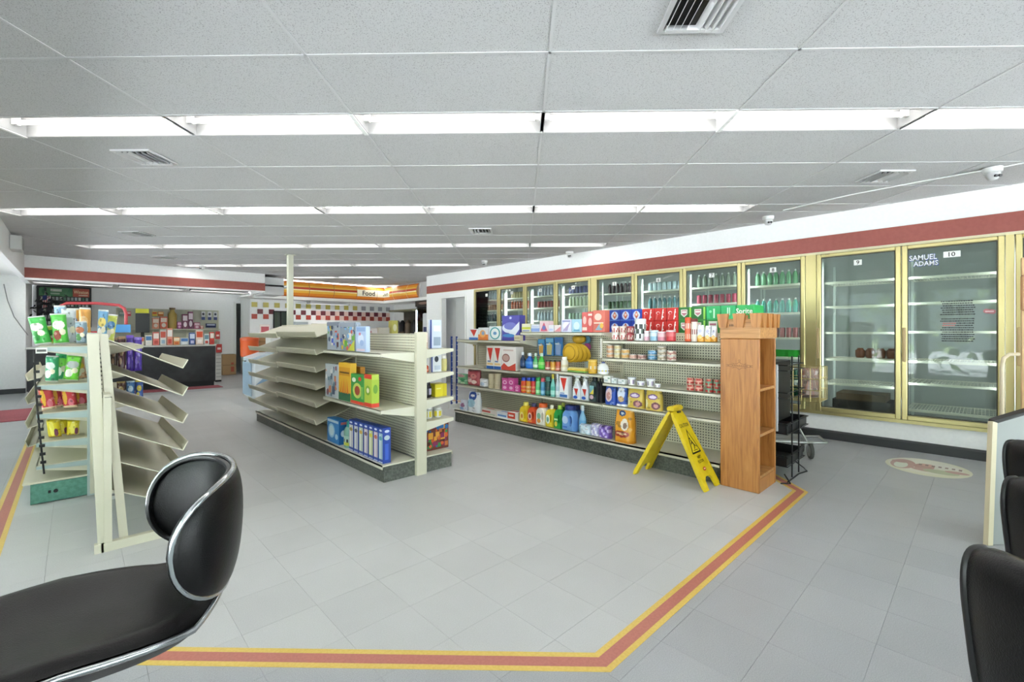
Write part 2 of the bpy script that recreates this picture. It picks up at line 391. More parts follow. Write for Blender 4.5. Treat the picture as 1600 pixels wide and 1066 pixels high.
# ================================================================ WALLS
def wall_x(name, x0, x1, y0, y1, z0, z1, holes, m=WALL):   # holes: (y0,y1,z0,z1)
    mb = MB(); ys = sorted({y0, y1, *[h[0] for h in holes], *[h[1] for h in holes]}); zs = sorted({z0, z1, *[h[2] for h in holes], *[h[3] for h in holes]})
    for i in range(len(ys)-1):
        for j in range(len(zs)-1):
            cy, cz = (ys[i]+ys[i+1])/2, (zs[j]+zs[j+1])/2
            if not any(h[0] < cy < h[1] and h[2] < cz < h[3] for h in holes): mb.box(x0, x1, ys[i], ys[i+1], zs[j], zs[j+1], m)
    return struct(name, mb)
def wall_y(name, y0, y1, x0, x1, z0, z1, holes, m=WALL):
    mb = MB(); xs = sorted({x0, x1, *[h[0] for h in holes], *[h[1] for h in holes]}); zs = sorted({z0, z1, *[h[2] for h in holes], *[h[3] for h in holes]})
    for i in range(len(xs)-1):
        for j in range(len(zs)-1):
            cx, cz = (xs[i]+xs[i+1])/2, (zs[j]+zs[j+1])/2
            if not any(h[0] < cx < h[1] and h[2] < cz < h[3] for h in holes): mb.box(xs[i], xs[i+1], y0, y1, zs[j], zs[j+1], m)
    return struct(name, mb)
CX = 6.37; ZB, ZT = .32, 2.17
wall_x('wall_right', CX, CX+.12, -3.2, 9.72, 0, CZ+.2, [(-1.75, 7.79, ZB, ZT), (8.15, 9.05, 0, 2.05)])
# cold room shell behind the doors
cs = MB(); CI = M('b9bcba', .6)
cs.box(7.75, 7.8, -1.9, 7.9, .0, 2.5, CI); cs.box(CX+.12, 7.8, -1.9, -1.85, 0, 2.5, CI); cs.box(CX+.12, 7.8, 7.85, 7.9, 0, 2.5, CI)
cs.box(CX+.12, 7.75, -1.9, 7.9, 2.42, 2.5, CI); cs.box(CX+.12, 7.75, -1.9, 7.9, .12, .2, M('8f9190', .5)); cs.box(7.9, 8.3, 8, 8.02, 0, 0.02, CI)
struct('wall_cold_room', cs)
mb = MB(); mb.box(CX-.012, CX, -3.2, 9.70, 2.20, 2.385, BAND); struct('trim_1', mb)
mb = MB(); mb.box(CX-.012, CX, -3.2, 9.70, 2.19, 2.2, M('e3dcc4', .4)); struct('trim_2', mb)
mb = MB(); mb.prism([(CX-.02, 0), (CX-.02, .085), (CX-.008, .105), (CX, .105), (CX, 0)], 'y', -3.2, 8.1, BASEB); struct('baseboard_right', mb)
mb = MB(); mb.box(CX-.015, CX, 8.101, 8.15, 0, 2.05, WHITE); mb.box(CX-.015, CX, 9.05, 9.12, 0, 2.05, WHITE); mb.box(CX-.015, CX, 8.101, 9.12, 2.05, 2.12, WHITE); struct('trim_3', mb)
mb = MB(); mb.box(CX+.35, CX+.39, 8.2, 8.98, 0, 2.0, M('d4d4d4', .5)); d1 = struct('door_1', mb)
h = MB(); h.box(CX+.33, CX+.35, 8.24, 8.28, .75, 1.95, M('bbbbbb', .3)); h.tube([(CX+.33, 8.85, 1.0), (CX+.28, 8.85, 1.0), (CX+.28, 8.76, 1.0)], .01, STEEL); part('door_handle', h, d1)
mb = MB(); mb.box(CX+.12, CX+1.5, 8.02, 8.08, 0, 2.5, WALL); mb.box(CX+.4, CX+.45, 8.08, 9.6, 0, 2.5, WALL); mb.box(CX+.12, CX+1.8, 9.62, 9.72, 0, CZ+.2, WALL); mb.box(CX+.12, CX+.45, 8.08, 9.62, 2.3, 2.34, WALL); struct('wall_passage', mb)
# soffit over the left counter, with its red band; side soffit over the window bay
mb = MB(); mb.box(-.65, 3.3, 12, 12.08, 2.2, CZ+.2, WALL); mb.box(-.72, 3.9, 12.08, 15.7, 2.36, 2.40, WHITE); mb.box(3.22, 3.3, 12.08, 12.9, 2.2, CZ+.2, WALL); struct('wall_back_soffit', mb)
mb = MB(); mb.box(-.65, 3.3, 11.985, 12, 2.235, 2.415, BAND); struct('trim_4', mb)
mb = MB(); mb.box(-.73, -.65, -3.2, 13.6, 2.24, CZ+.2, WALL); mb.box(-3, -.73, -3.2, 13.6, 2.40, 2.46, WHITE); struct('wall_left_soffit', mb)
mb = MB(); mb.box(-3.1, -.72, 13.6, 13.7, 0, 2.46, WALL); mb.box(-.80, -.72, 13.7, 15.58, 0, 2.36, WALL); struct('wall_back_left', mb)
mb = MB(); mb.box(-3, -.72, 13.585, 13.6, 0, .10, BASEB); struct('baseboard_back', mb)
wall_y('wall_back', 15.6, 15.7, -.8, 8.3, 0, CZ, [(3.50, 3.85, 0, 2.1)])
mb = MB(); mb.box(3.3, 4.4, 16.1, 16.15, 0, 2.4, M('a9a9a9', .7)); mb.box(3.3, 3.34, 15.7, 16.1, 0, 2.4, WALL); mb.box(4.36, 4.4, 15.7, 16.1, 0, 2.4, WALL); mb.box(3.3, 4.4, 15.7, 16.15, 2.4, 2.44, WALL); mb.box(3.44, 3.50, 15.585, 15.6, 0, 2.15, WHITE); struct('trim_5', mb)
# food niche: tiled wall, soffits around the lit sign
wall_y('wall_food_court', 14.6, 14.7, 3.62, 8.3, 0, 2.45, [(4.23, 4.66, 1.35, 1.87)])
mb = MB(); mb.box(3.62, 3.70, 14.7, 15.6, 0, 2.45, WALL); struct('wall_return', mb)
mb = MB(); mb.box(8.2, 8.3, 9.72, 14.6, 0, 2.45, WALL); struct('wall_food_side', mb)
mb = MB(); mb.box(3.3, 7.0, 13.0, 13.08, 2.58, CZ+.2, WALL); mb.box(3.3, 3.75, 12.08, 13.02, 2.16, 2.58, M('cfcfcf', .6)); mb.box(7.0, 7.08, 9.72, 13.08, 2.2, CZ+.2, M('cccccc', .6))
mb.box(3.3, 8.3, 13.03, 14.6, 2.2, 2.24, WALL); mb.box(7.04, 8.3, 9.72, 13.03, 2.2, 2.24, WALL); mb.box(3.62, 8.3, 14.7, 15.6, 2.45, 2.5, WALL); mb.box(8.2, 8.3, 14.7, 15.6, 0, 2.45, WALL); struct('wall_food_soffit', mb)
mb = MB(); mb.box(3.3, 7.2, 12.88, 13.0, 2.12, 2.2, WHITE); mb.box(6.86, 7.0, 9.9, 12.88, 2.12, 2.2, WHITE); struct('trim_6', mb)
mb = MB(); c_ = .148; cols = ['f0efe9']
mrn, red, yel, gry = M('6e2734', .3), M('b5473a', .3), M('c8b95f', .3), M('a9a8b0', .3); pk = M('efcfc6', .3)
for i in range(30):
    x = 3.66+i*.151
    if x > 8.0: break
    for rr, (col, off) in enumerate(((red, 0), (mrn, 1), (yel if i < 22 else gry, 0))):
        z = 1.62+rr*.146+(.05 if rr == 2 else 0)
        if 4.2 < x+.07 < 4.69 and z < 1.87: continue
        on = (i % 2 == off); mb.box(x+.003, x+.148, 14.588-(.002 if on else 0), 14.6, z+.003, z+.143, col if on else (pk if rr < 2 and i > 11 else WHITE))
o = part('wall_tile', mb, bpy.data.objects['wall_food_court'], kind='stuff')
mb = MB(); mb.box(4.23, 4.26, 14.56, 14.62, 1.35, 1.87, DARK); mb.box(4.63, 4.66, 14.56, 14.62, 1.35, 1.87, DARK); mb.box(4.23, 4.66, 14.56, 14.62, 1.84, 1.87, DARK); mb.box(4.43, 4.455, 14.57, 14.6, 1.35, 1.87, DARK)
wn = struct('window_1', mb); mb = MB(); mb.box(4.26, 4.63, 14.60, 14.605, 1.35, 1.84, WGLASS); part('window_pane', mb, wn); mb = MB(); mb.box(4.0, 4.9, 15.0, 15.02, 1.2, 2.0, M('8fa38e', .6)); struct('wall_kitchen', mb)
# left window bay and the wall behind the viewer
bays = [(-2.6+1.9*i, -2.6+1.9*i+1.75, .12, 2.34) for i in range(8)]
wall_x('wall_left', -3.1, -3.0, -3.2, 13.6, 0, 2.46, bays)
for i, b_ in enumerate(bays):
    f = MB(); y0, y1, z0, z1 = b_
    for (p, q, r_, s_) in ((y0, y0+.04, z0, z1), (y1-.04, y1, z0, z1), (y0, y1, z0, z0+.04), (y0, y1, z1-.04, z1)): f.box(-3.08, -3.02, p, q, r_, s_, STEEL)
    wn = struct('window_%d' % (i+2), f); g_ = MB(); g_.box(-3.052, -3.048, y0+.04, y1-.04, z0+.04, z1-.04, WGLASS); part('window_pane', g_, wn)
fb = [(-2.9, -.5, .12, 2.5), (-.4, 2.0, .12, 2.5), (2.1, 4.5, .12, 2.5), (4.6, 6.2, .12, 2.5)]
wall_y('wall_front', -3.3, -3.2, -3.1, CX+.12, 0, CZ+.2, fb)
for i, b_ in enumerate(fb):
    f = MB(); y0, y1, z0, z1 = b_
    for (p, q, r_, s_) in ((y0, y0+.04, z0, z1), (y1-.04, y1, z0, z1), (y0, y1, z0, z0+.04), (y0, y1, z1-.04, z1)): f.box(p, q, -3.28, -3.22, r_, s_, STEEL)
    wn = struct('window_%d' % (i+10), f); g_ = MB(); g_.box(y0+.04, y1-.04, -3.252, -3.248, z0+.04, z1-.04, WGLASS); part('window_pane', g_, wn)
gr = MB(); gr.box(-30, -3.1, -25, 30, -.2, -.13, M('b5b3b8', .9)); gr.box(-3.1, 12, -25, -3.3, -.2, -.13, M('b5b3b8', .9)); struct('ground', gr)
mb = MB(); lm = [M(c, .7) for c in ('5f6f4a', '748560', '8a9870', '4f5c40')]
for i in range(2600):
    x = random.uniform(-8.5, -6.5); y = random.uniform(-9, 22); z = random.uniform(.0, 4.2)+random.uniform(0, .5)
    if i % 4 == 0: x = random.uniform(-6, 9); y = random.uniform(-9.5, -8)
    s_ = random.uniform(.12, .3); n = Vector((random.uniform(-1,1), random.uniform(-1,1), random.uniform(-1,1))).normalized(); u = n.orthogonal().normalized()*s_; v = n.cross(u)
    c = Vector((x, y, z)); mb.add([c-u, c+v*.6, c+u, c-v*.6], [(0, 1, 2, 3)], random.choice(lm))
o = single('foliage', mb, 'green trees outside the shop windows, mirrored in the cooler glass', 'tree'); o['kind'] = 'stuff'
# ================================================================ COOLER DOORS
DOORS = [(7.79, 6.99), (6.99, 6.23), (6.23, 5.44), (5.44, 4.66), (4.58, 3.82), (3.82, 3.03), (3.03, 2.23), (2.23, 1.50), (1.39, .62), (.62, -.13), (-.19, -.95)]
DW = ['one','two','three','four','five','six','seven','eight','nine','ten','eleven']
fr = thing('cooler_bank', 'gold metal surround holding the long row of glass cooler doors', 'cooler', (CX, 3, ZB))
mb = MB(); mb.box(-.03, .1, -4.75, 4.79, -.035, 0, GOLD); mb.box(-.03, .1, -4.75, 4.79, ZT-ZB, ZT-ZB+.02, M('ddd5ae', .35)); part('rail', mb, fr)
for (a, b_) in ((4.66, 4.58), (1.50, 1.39), (-.13, -.19), (-.95, -1.75), (7.81, 7.79)):
    mb = MB(); mb.box(-.03, .1, b_-3+.002, a-3-.002, 0, ZT-ZB, GOLD); part('post', mb, fr)
for i, (a, b_) in enumerate(DOORS):
    W = a-b_; H_ = ZT-ZB; n = i+1
    extra = {8: 'empty inside, between the wide gold post and door ten', 9: 'with blue and white lettering in its upper corner', 10: 'cut by the right edge behind the wooden panel', 7: 'with green bottles behind the wooden cabinet'}.get(i, 'above the packed shelves')
    t = thing('cooler_door', 'gold framed glass cooler door numbered %s, %s' % (DW[i], extra), 'cooler door', (CX, (a+b_)/2, ZB), R(-90), 'glass doors of the cooler')
    f = MB(); x0, x1 = -W/2+.004, W/2-.004
    F_ = .045
    for (p, q, r_, s_) in ((x0, x0+F_, 0, H_), (x1-F_, x1, 0, H_), (x0+F_, x1-F_, 0, F_+.01), (x0+F_, x1-F_, H_-F_, H_)): f.cbox(p, q, -.045, -.002, r_+.003, s_-.003, GOLD, .006)
    part('door_frame', f, t)
    g_ = MB(); g_.box(x0+F_-.005, x1-F_+.005, -.028, -.022, F_, H_-F_, GLASS); part('glass', g_, t)
    gk = MB()
    for (p, q, r_, s_) in ((x0+F_, x0+F_+.008, F_+.01, H_-F_), (x1-F_-.008, x1-F_, F_+.01, H_-F_), (x0+F_, x1-F_, H_-F_-.008, H_-F_), (x0+F_, x1-F_, F_+.01, F_+.018)): gk.box(p, q, -.034, -.029, r_, s_, M('4a4638', .6))
    part('gasket', gk, t, 'dark rubber seal')
    hx = x0+.022; h = MB(); h.cbox(hx-.014, hx+.014, -.085, -.068, .62, .98, M('c2a878', .4), .006); h.box(hx-.01, hx+.01, -.07, -.044, .66, .69, GOLD); h.box(hx-.01, hx+.01, -.07, -.044, .91, .94, GOLD); part('handle', h, t)
    nb = MB(); s_ = str(n); ww = .026*len(s_)+.01
    pr(nb, (-ww+.012, -.030, H_-.165), (1,0,0), (0,0,1), 2*ww, .06, [('r', 0, 0, 1, 1, 'f0f0ee'), ('t', s_, .5, .5, .75, '222222', .7)]); part('number_sticker', nb, t, 'white sticker with the number')
    if i == 9:
        nb = MB(); pr(nb, (x0+F_+.015, -.030, H_-.24), (1,0,0), (0,0,1), .235, .13, [('t', 'SAMUEL', .46, .74, .50, '3f55a5', .95), ('t', 'ADAMS', .55, .25, .46, '3f55a5', .85), ('t', 'SAMUEL', .455, .75, .42, 'eef0f6', .91), ('t', 'ADAMS', .545, .26, .38, 'eef0f6', .81)]); part('window_lettering', nb, t, 'white lettering outlined in blue')
        nb = MB(); rnd = random.Random(3); sh = []
        for k in range(19):
            if k == 7: continue
            y = 1-k/19.; x = .04+rnd.uniform(0, .08)
            while x < .94-rnd.uniform(0, .06): wl = rnd.uniform(.02, .07); sh.append(('r', x, y-.030, min(x+wl, .97), y-.006, 'c06a66' if k in (10, 11) and x < .45 else '2b2b2d')); x += wl+.012
        pr(nb, (-.085, -.0295, .83), (1,0,0), (0,0,1), .27, .42, sh, lift=.0001); part('printed_notice', nb, t, 'dense block of small dark print', kind='stuff')
        nb = MB(); pr(nb, (.225, -.0295, 1.10), (1,0,0), (0,0,1), .095, .065, [('e', .5, .5, .45, .32, 'a85f66'), ('e', .28, .6, .22, .3, 'b9747a'), ('e', .7, .45, .25, .35, 'b9747a'), ('r', .2, .38, .8, .6, 'd8b9bc')]); part('round_sticker', nb, t, 'small red sticker')
    if i == 8:
        nb = MB(); pr(nb, (x0+.02, -.046, H_-.02), (1,0,0), (0,0,1), .13, .018, [('t', 'ANTHONY', .5, .5, .8, '333322')]); part('maker_plate', nb, t)
# shelving inside, one rack per door
LV = {8: [1.85, 1.56, 1.25, .93, .64], 9: [1.85, 1.57, 1.26, .94, .70, .41], 10: [1.85, 1.57, 1.26, .94, .70, .41], 7: [1.865, 1.50, 1.18, .93, .64, .41]}
LVD = [1.95, 1.72, 1.47, 1.2, .9]
LV[6] = [1.90, 1.66, 1.42, 1.15]; LV[5] = [1.90, 1.62, 1.36, 1.1]; LV[4] = [1.90, 1.64, 1.40, 1.1]
bcols = {0: ['b9c3cf','8a5a3a','47525a'], 1: ['c9b787','a5553a','47525a'], 2: ['b9bccb','8f4444','a9b3bd'], 3: ['6a6a9a','b9c3a8','8fa392'], 4: ['5a4a4e','3f5a3a','8a3a30'], 5: ['cfe0e8','5a7f86','7fb5cf'], 6: ['8f9a8c','b04a60','a8b8c0'], 7: ['7fb08a','5fa79a','a06868','35a83c','1f4f3a','1f4f3a']}
def bottle_me(c, kind):
    k = ('bot', c, kind)
    if k in MC: return MC[k]
    mb = MB(); g_ = M(c, .15)
    if kind == 0: mb.lathe([(.026, 0), (.031, .01), (.031, .11), (.026, .135), (.012, .165), (.012, .185)], [g_, g_, g_, g_, M('e9e9e6', .4)], 10)
    elif kind == 1: mb.lathe([(.028, 0), (.032, .006), (.032, .115), (.026, .125)], [g_, M(c, .3), g_], 10)
    else: mb.box(-.035, .035, -.05, .05, 0, .09, M(c, .4))
    MC[k] = mb.mesh('drink_bottle', 35 if kind < 2 else 0); return MC[k]
SW = ['top', 'second', 'third', 'fourth', 'fifth', 'lowest']
for i, (a, b_) in enumerate(DOORS):
    lv = LV.get(i, LVD); t = thing('cooler_shelf_rack', 'white wire shelving standing behind the glass of cooler door %s' % DW[i], 'shelf rack', (6.56, (a+b_)/2, .2), 0, 'wire racks inside the cooler')
    W = (a-b_)/2-.02
    for z in lv:
        z -= .2; mb = MB(); mb.box(0, .012, -W, W, z-.022, z+.004, SHELFW); mb.box(.60, .61, -W, W, z-.006, z+.004, SHELFW)
        nn = 26 if i >= 7 else 12
        for q in range(nn+1): y = -W+2*W*q/nn; mb.box(.012, .60, y-.0022, y+.0022, z-.003, z+.002, SHELFW)
        for q in range(4 if i >= 7 else 1): mb.box(.10+.14*q, .105+.14*q, -W, W, z-.006, z-.002, SHELFW)
        part('shelf', mb, t)
    for y in (-W, W): mb = MB(); mb.box(-.012, 0, y-.012, y+.012, 0, 1.9, M('cfd6d2', .4)); mb.box(.61, .63, y-.012, y+.012, 0, 1.9, M('cfd6d2', .4)); part('upright', mb, t)
    if i >= 8: continue
    for sh, z in enumerate(lv):
        if sh >= 3 and i != 7: continue
        c = bcols[i][min(sh, len(bcols[i])-1)]; kind = (i+sh) % 2
        if i == 7 and sh == 3: kind = 2
        if i == 7 and sh == 0: kind = 0
        n_ = 8 if kind < 2 else 9
        for q in range(n_):
            y = a-.07-(a-b_-.14)*(q+.5)/n_; o = link('drink_bottle' if kind < 2 else 'drink_carton', bottle_me(c, kind)); o.location = (6.63, y, z+.004)
            o['label'] = 'drink %s on the %s shelf behind cooler door %s, %s from the left' % ('bottle' if kind < 2 else 'carton', SW[sh], DW[i], ORD[q]); o['category'] = 'bottle' if kind < 2 else 'carton'; o['group'] = 'drinks behind cooler door %s' % DW[i]
for k, y in enumerate((7.74, 6.99, 6.23, 5.44, 4.62, 3.82, 3.03, 2.23, 1.445, .62, -.16)):
    mb = MB(); mb.box(-.012, .012, -.012, .012, -.75, .75, TUBEC); mb.box(-.02, -.012, -.03, .03, -.78, .78, WHITE)
    single('cooler_lamp', mb, 'slim vertical lamp inside the cooler beside the left edge of door %s' % DW[k], 'lamp', (6.50, y, 1.3), 0, 'vertical lamps inside the cooler')
mb = MB(); mb.box(-.28, .28, -.2, .2, 0, .22, M('2f2a26', .6)); mb.box(-.24, .24, -.2, .2, .22, .30, M('5b4a38', .6)); single('crate', mb, 'dark crate on the cooler floor behind door nine', 'crate', (7.05, 1.05, .201), R(90), smooth=0)
for q in range(5):
    mb = MB(); mb.lathe([(.04, 0), (.05, .03), (.05, .09), (.03, .11), (.03, .12)], M('6a3f2c', .4), 10)
    single('jar', mb, 'brown jar on the shelf behind cooler door nine, %s from the left' % ORD[q], 'jar', (7.05, 1.08-q*.1, .934), 0, 'brown jars behind cooler door nine', 40)
# ================================================================ LIT SIGN OF THE FOOD COUNTER
def em(c, s): return M(c, .4, 0, s)
sg = thing('illuminated_sign', 'long curved backlit food counter sign with orange, yellow and red stripes', 'sign', (3.8, 12.9, 2.2))
prof = [(0, .0), (-.045, .05), (-.075, .12), (-.085, .19), (-.075, .27), (-.045, .35), (0, .41)]
bands = [(0, .03, 'b5581f'), (.03, .10, 'd9822a'), (.10, .17, 'e6b040'), (.17, .20, 'f3e7b0'), (.20, .26, 'b4422a'), (.26, .30, 'e6bf60'), (.30, .36, 'e09a30'), (.36, .395, 'd9741f'), (.395, .41, '6a2c14')]
def bul(z):
    for (a, za), (c, zc) in zip(prof, prof[1:]):
        if za <= z <= zc: return a+(c-a)*(z-za)/(zc-za)
    return 0
def signseg(name, P0, P1, white=None):
    P0, P1 = Vector(P0), Vector(P1); L = (P1-P0).length; d = (P1-P0)/L; n = Vector((-d.y, d.x, 0)); mb = MB()
    if n.y > 0 or n.x > 0: n = -n
    zs = sorted({*[b_[0] for b_ in bands], .41, *[p[1] for p in prof]})
    for z0, z1 in zip(zs, zs[1:]):
        c = next(b_[2] for b_ in bands if b_[0] <= (z0+z1)/2 < b_[1])
        segs = [(0, L, c)]
        if white and .09 < (z0+z1)/2 < .31: segs = [(0, white[0], c), (white[0], white[1], 'f3efd9'), (white[1], L, c)]
        for s0, s1, cc in segs:
            if s1-s0 < .001: continue
            mb.quad(P0+d*s0-n*bul(z0)+Vector((0,0,z0)), P0+d*s1-n*bul(z0)+Vector((0,0,z0)), P0+d*s1-n*bul(z1)+Vector((0,0,z1)), P0+d*s0-n*bul(z1)+Vector((0,0,z1)), em(cc, .04))
    return part(name, mb, sg, 'backlit striped panel')
xs = [0, .84, 1.52, 2.2, 2.84, 3.10]
for k in range(5):
    L = xs[k+1]-xs[k]; signseg('sign_panel', (xs[k]+.006, 0, 0), (xs[k+1]-.006, 0, 0), (0, .99) if False else ((.0, L) if k in (3, 4) else None))
ys = [0, -.62, -1.4, -1.95]
for k in range(3): signseg('sign_panel', (3.13, ys[k]-.006, 0), (3.13, ys[k+1]+.006, 0), (0, .42) if k == 0 else None)
mb = MB()
for x in xs[1:5]: mb.prism([(p[0]-.002, p[1]) for p in prof]+[(.02, .2)], 'x', x-.004, x+.004, M('8a4a1c', .4))
for k in range(len(mb.v)): pass
part('divider', mb, sg, kind='stuff')
mb = MB(); mb.box(-.01, 3.2, .02, .05, 0, .41, WHITE); mb.box(3.15, 3.19, -1.95, .02, 0, .41, WHITE); part('sign_housing', mb, sg)
mb = MB(); pr(mb, (2.26, -.092, .125), (1,0,0), (0,0,1), .60, .15, [('t', 'Food', .5, .5, .95, '241a14')]); pr(mb, (3.03, -.03, .125), (0,-1,0), (0,0,1), .36, .15, [('t', 'Court', .5, .5, .8, '241a14')]); part('sign_lettering', mb, sg, 'dark lettering')
# ================================================================ GONDOLAS
def shelf_part(t, x0, x1, y0, y1, z, m=CREAM2, lip=.028, name='shelf', end=True):
    mb = MB(); mb.box(x0, x1, y0+.003, y1-.003, z-.006, z, m)
    f, s_ = (x0, 1) if abs(x0) > abs(x1) else (x1, -1)
    mb.box(min(f, f+s_*.006), max(f, f+s_*.006), y0+.003, y1-.003, z-lip, z, m)
    o = part(name, mb, t)
    back = x1 if f == x0 else x0
    for y in (y0+.004, y1-.007):
        b_ = MB(); zz = z-.006; b_.prism([(f+s_*.006, zz), (f+s_*.006, zz-lip*.7), (back, zz-.085), (back, zz)], 'y', y, y+.003, m); part('bracket', b_, o)
    return o
def price_rail(o, *a): pass
# --- long right-hand gondola (back of the aisle), goods face -x
BX, BP = 3.83, 4.25
bg = thing('shelving_gondola', 'long cream double-sided shelving with pegboard back, stocked with cleaning goods and pet food', 'shelving', (BP+.02, 3.35, 0))
def L(x): return x-(BP+.02)
for (y0, y1) in ((3.885, 5.15), (2.70, 3.885), (1.52, 2.70)):
    c0, c1 = y0-3.35, y1-3.35
    mb = MB(); mb.box(L(4.25), L(4.29), c0+.01, c1-.01, .15, 1.225, PEG); part('pegboard_panel', mb, bg)
    mb = MB(); mb.box(L(4.235), L(4.305), c0-.016, c0+.016, 0, 1.25, CREAM)
    part('upright', mb, bg); mb = MB(); mb.box(L(4.245), L(4.295), c0+.016, c1-.016, 1.225, 1.245, CREAM); part('top_rail', mb, bg)
    mb = MB(); mb.box(L(3.83), L(4.25), c0, c1, .155, .17, CREAM2); mb.box(L(3.83), L(3.836), c0, c1, .135, .17, CREAM2); part('base_deck', mb, bg)
    mb = MB(); mb.box(L(3.85), L(3.87), c0, c1, 0, .138, DKKICK); part('kick_plate', mb, bg, 'scuffed black kick plate')
    mb = MB(); mb.box(L(4.29), L(4.68), c0, c1, .155, .17, CREAM2); mb.box(L(4.64), L(4.66), c0, c1, 0, .155, DKKICK); part('base_deck', mb, bg)
mb = MB(); mb.box(L(3.85), L(4.66), 5.15-3.35-.004, 5.15-3.35+.004, 0, .155, DKKICK); part('base_end', mb, bg); mb = MB(); mb.box(L(3.85), L(4.66), 1.52-3.35-.004, 1.52-3.35+.004, 0, .155, DKKICK); part('base_end', mb, bg)
mb = MB(); mb.box(L(4.235), L(4.305), 5.15-3.35-.016, 5.15-3.35+.016, 0, 1.25, CREAM); part('upright', mb, bg)
S3, S2_, S1 = (3.885, 5.15), (2.70, 3.885), (1.52, 2.70); XF = 3.87
for (sec, zz) in ((S3, (1.145, .775, .52)), (S2_, (1.25, .818, .52)), (S1, (1.17, .992, .738, .52))):
    for z in zz: shelf_part(bg, L(XF), L(4.25), sec[0]-3.35, sec[1]-3.35, z)
    shelf_part(bg, L(4.66), L(4.29), sec[0]-3.35, sec[1]-3.35, 1.24); shelf_part(bg, L(4.66), L(4.29), sec[0]-3.35, sec[1]-3.35, .7)
mb = MB(); mb.box(L(3.85), L(3.87), 2.704-3.35, 2.712-3.35, .992, 1.19, M('e8e6dc', .4)); part('shelf_divider', mb, bg)
for k, y in enumerate((2.30, 1.9)): pass
# blue clip strips at the far end of the gondola
t = thing('clip_strip_rack', 'pair of tall narrow blue display strips at the far end of the cleaning shelves', 'display strip', (3.90, 5.24, .17))
for dx in (-.05, .04):
    mb = MB(); mb.box(dx-.012, dx+.012, -.006, .006, .06, 1.02, M('27408c', .4)); part('strip', mb, t)
mb = MB()
for dx in (-.05, .04):
    for k in range(12): mb.box(dx-.003, dx+.003, -.03, -.006, .1+k*.08, .106+k*.08, WHITE)
part('clip', mb, t, kind='stuff'); mb = MB(); mb.box(-.09, .08, -.012, .012, 0, .06, M('d9d9d6', .5)); part('foot', mb, t)
# --- middle gondola
MX, MY = 2.20, 5.30
mg = thing('shelving_gondola', 'cream gondola in the middle of the floor, flat shelves near and slanted empty shelves beyond', 'shelving', (MX, MY, 0))
for k, (y0, y1) in enumerate(((3.47, 4.69), (4.69, 5.91), (5.91, 7.13))):
    c0, c1 = y0-MY, y1-MY; top = 1.25 if k == 0 else 1.36
    mb = MB(); mb.box(-.018, .018, c0+.03, c1-.01, .14, top-.01, PEG); part('pegboard_panel', mb, mg)
    mb = MB(); mb.box(-.03, .03, c0-.015, c0+.03, 0, top, CREAM); part('upright', mb, mg)
    for s_ in (-1, 1):
        a, b_ = sorted((s_*.36, s_*.035)); mb = MB(); mb.box(a, b_, c0, c1, .13, .142, CREAM2); mb.box(min(a, s_*.354) if s_ < 0 else s_*.354, max(s_*.354, a) if s_ < 0 else s_*.36, c0, c1, .108, .142, CREAM2); part('base_deck', mb, mg)
        mb = MB(); a, b_ = sorted((s_*.345, s_*.325)); mb.box(a, b_, c0+.004, c1, 0, .108, DKKICK); part('kick_plate', mb, mg, 'scuffed black kick plate')
mb = MB(); mb.box(-.345, -.045, 3.466-MY, 3.474-MY, 0, .128, DKKICK); part('base_end', mb, mg, 'scuffed black base end'); mb = MB(); mb.box(.045, .345, 3.466-MY, 3.474-MY, 0, .128, DKKICK); part('base_end', mb, mg, 'scuffed black base end')
mb = MB(); mb.box(-.05, .05, 3.43-MY, 3.47-MY, 0, 1.255, CREAM); part('end_post', mb, mg); mb = MB(); mb.box(-.03, .03, 7.13-MY-.02, 7.13-MY+.02, 0, 1.3, CREAM); part('upright', mb, mg)
for z in (1.075, .60): shelf_part(mg, -.37, -.03, 3.47-MY, 4.69-MY, z, lip=.03)
for z in (1.10, .88, .645, .45): shelf_part(mg, .37, .03, 3.47-MY, 4.69-MY, z, lip=.03)
for z in (1.10, .80, .5): shelf_part(mg, .37, .03, 4.69-MY, 5.91-MY, z, lip=.03); shelf_part(mg, .37, .03, 5.91-MY, 7.13-MY, z, lip=.03)
def slant(t, s_, y0, y1, zb, drop=.17, x0=.03, x1=.45, m=CREAM, lipf=.022):
    ang = math.atan2(drop, x1-x0); a = (s_*x0, zb); b_ = (s_*x1, zb-drop); nx, nz = s_*math.sin(ang), math.cos(ang)
    mb = MB(); T = .005
    mb.prism([a, b_, (b_[0]+nx*T, b_[1]+nz*T), (a[0]+nx*T, a[1]+nz*T)][::s_], 'y', y0+.004, y1-.004, m); o = part('slanted_shelf', mb, t)
    tx, tz = s_*math.cos(ang), -math.sin(ang)
    mb = MB(); lp = MB(); c = [b_, (b_[0]+nx*.062, b_[1]+nz*.062), (b_[0]+nx*.062+tx*.006, b_[1]+nz*.062+tz*.006), (b_[0]+tx*.006, b_[1]+tz*.006)]; lp.prism(c[::s_], 'y', y0+.004, y1-.004, m)
    part('shelf_lip', lp, o, 'upturned ribbed front lip')
    for k in range(5 if lipf else 0):
        q = (b_[0]+nx*(.008+k*.009)+tx*.006, b_[1]+nz*(.008+k*.009)+tz*.006); rb = [q, (q[0]+tx*.002, q[1]+tz*.002), (q[0]+tx*.002+nx*.003, q[1]+tz*.002+nz*.003), (q[0]+nx*.003, q[1]+nz*.003)]; mb.prism(rb, 'y', y0+.004, y1-.004, M('a9a591', .5))
    part('rib', mb, o, kind='stuff')
    return o
for k in range(6):
    zf = 1.215-.178*k
    slant(mg, -1, 4.69-MY, 5.91-MY, zf+.135, .15, .03, .43); slant(mg, -1, 5.91-MY, 7.13-MY, zf+.115, .15, .03, .43)
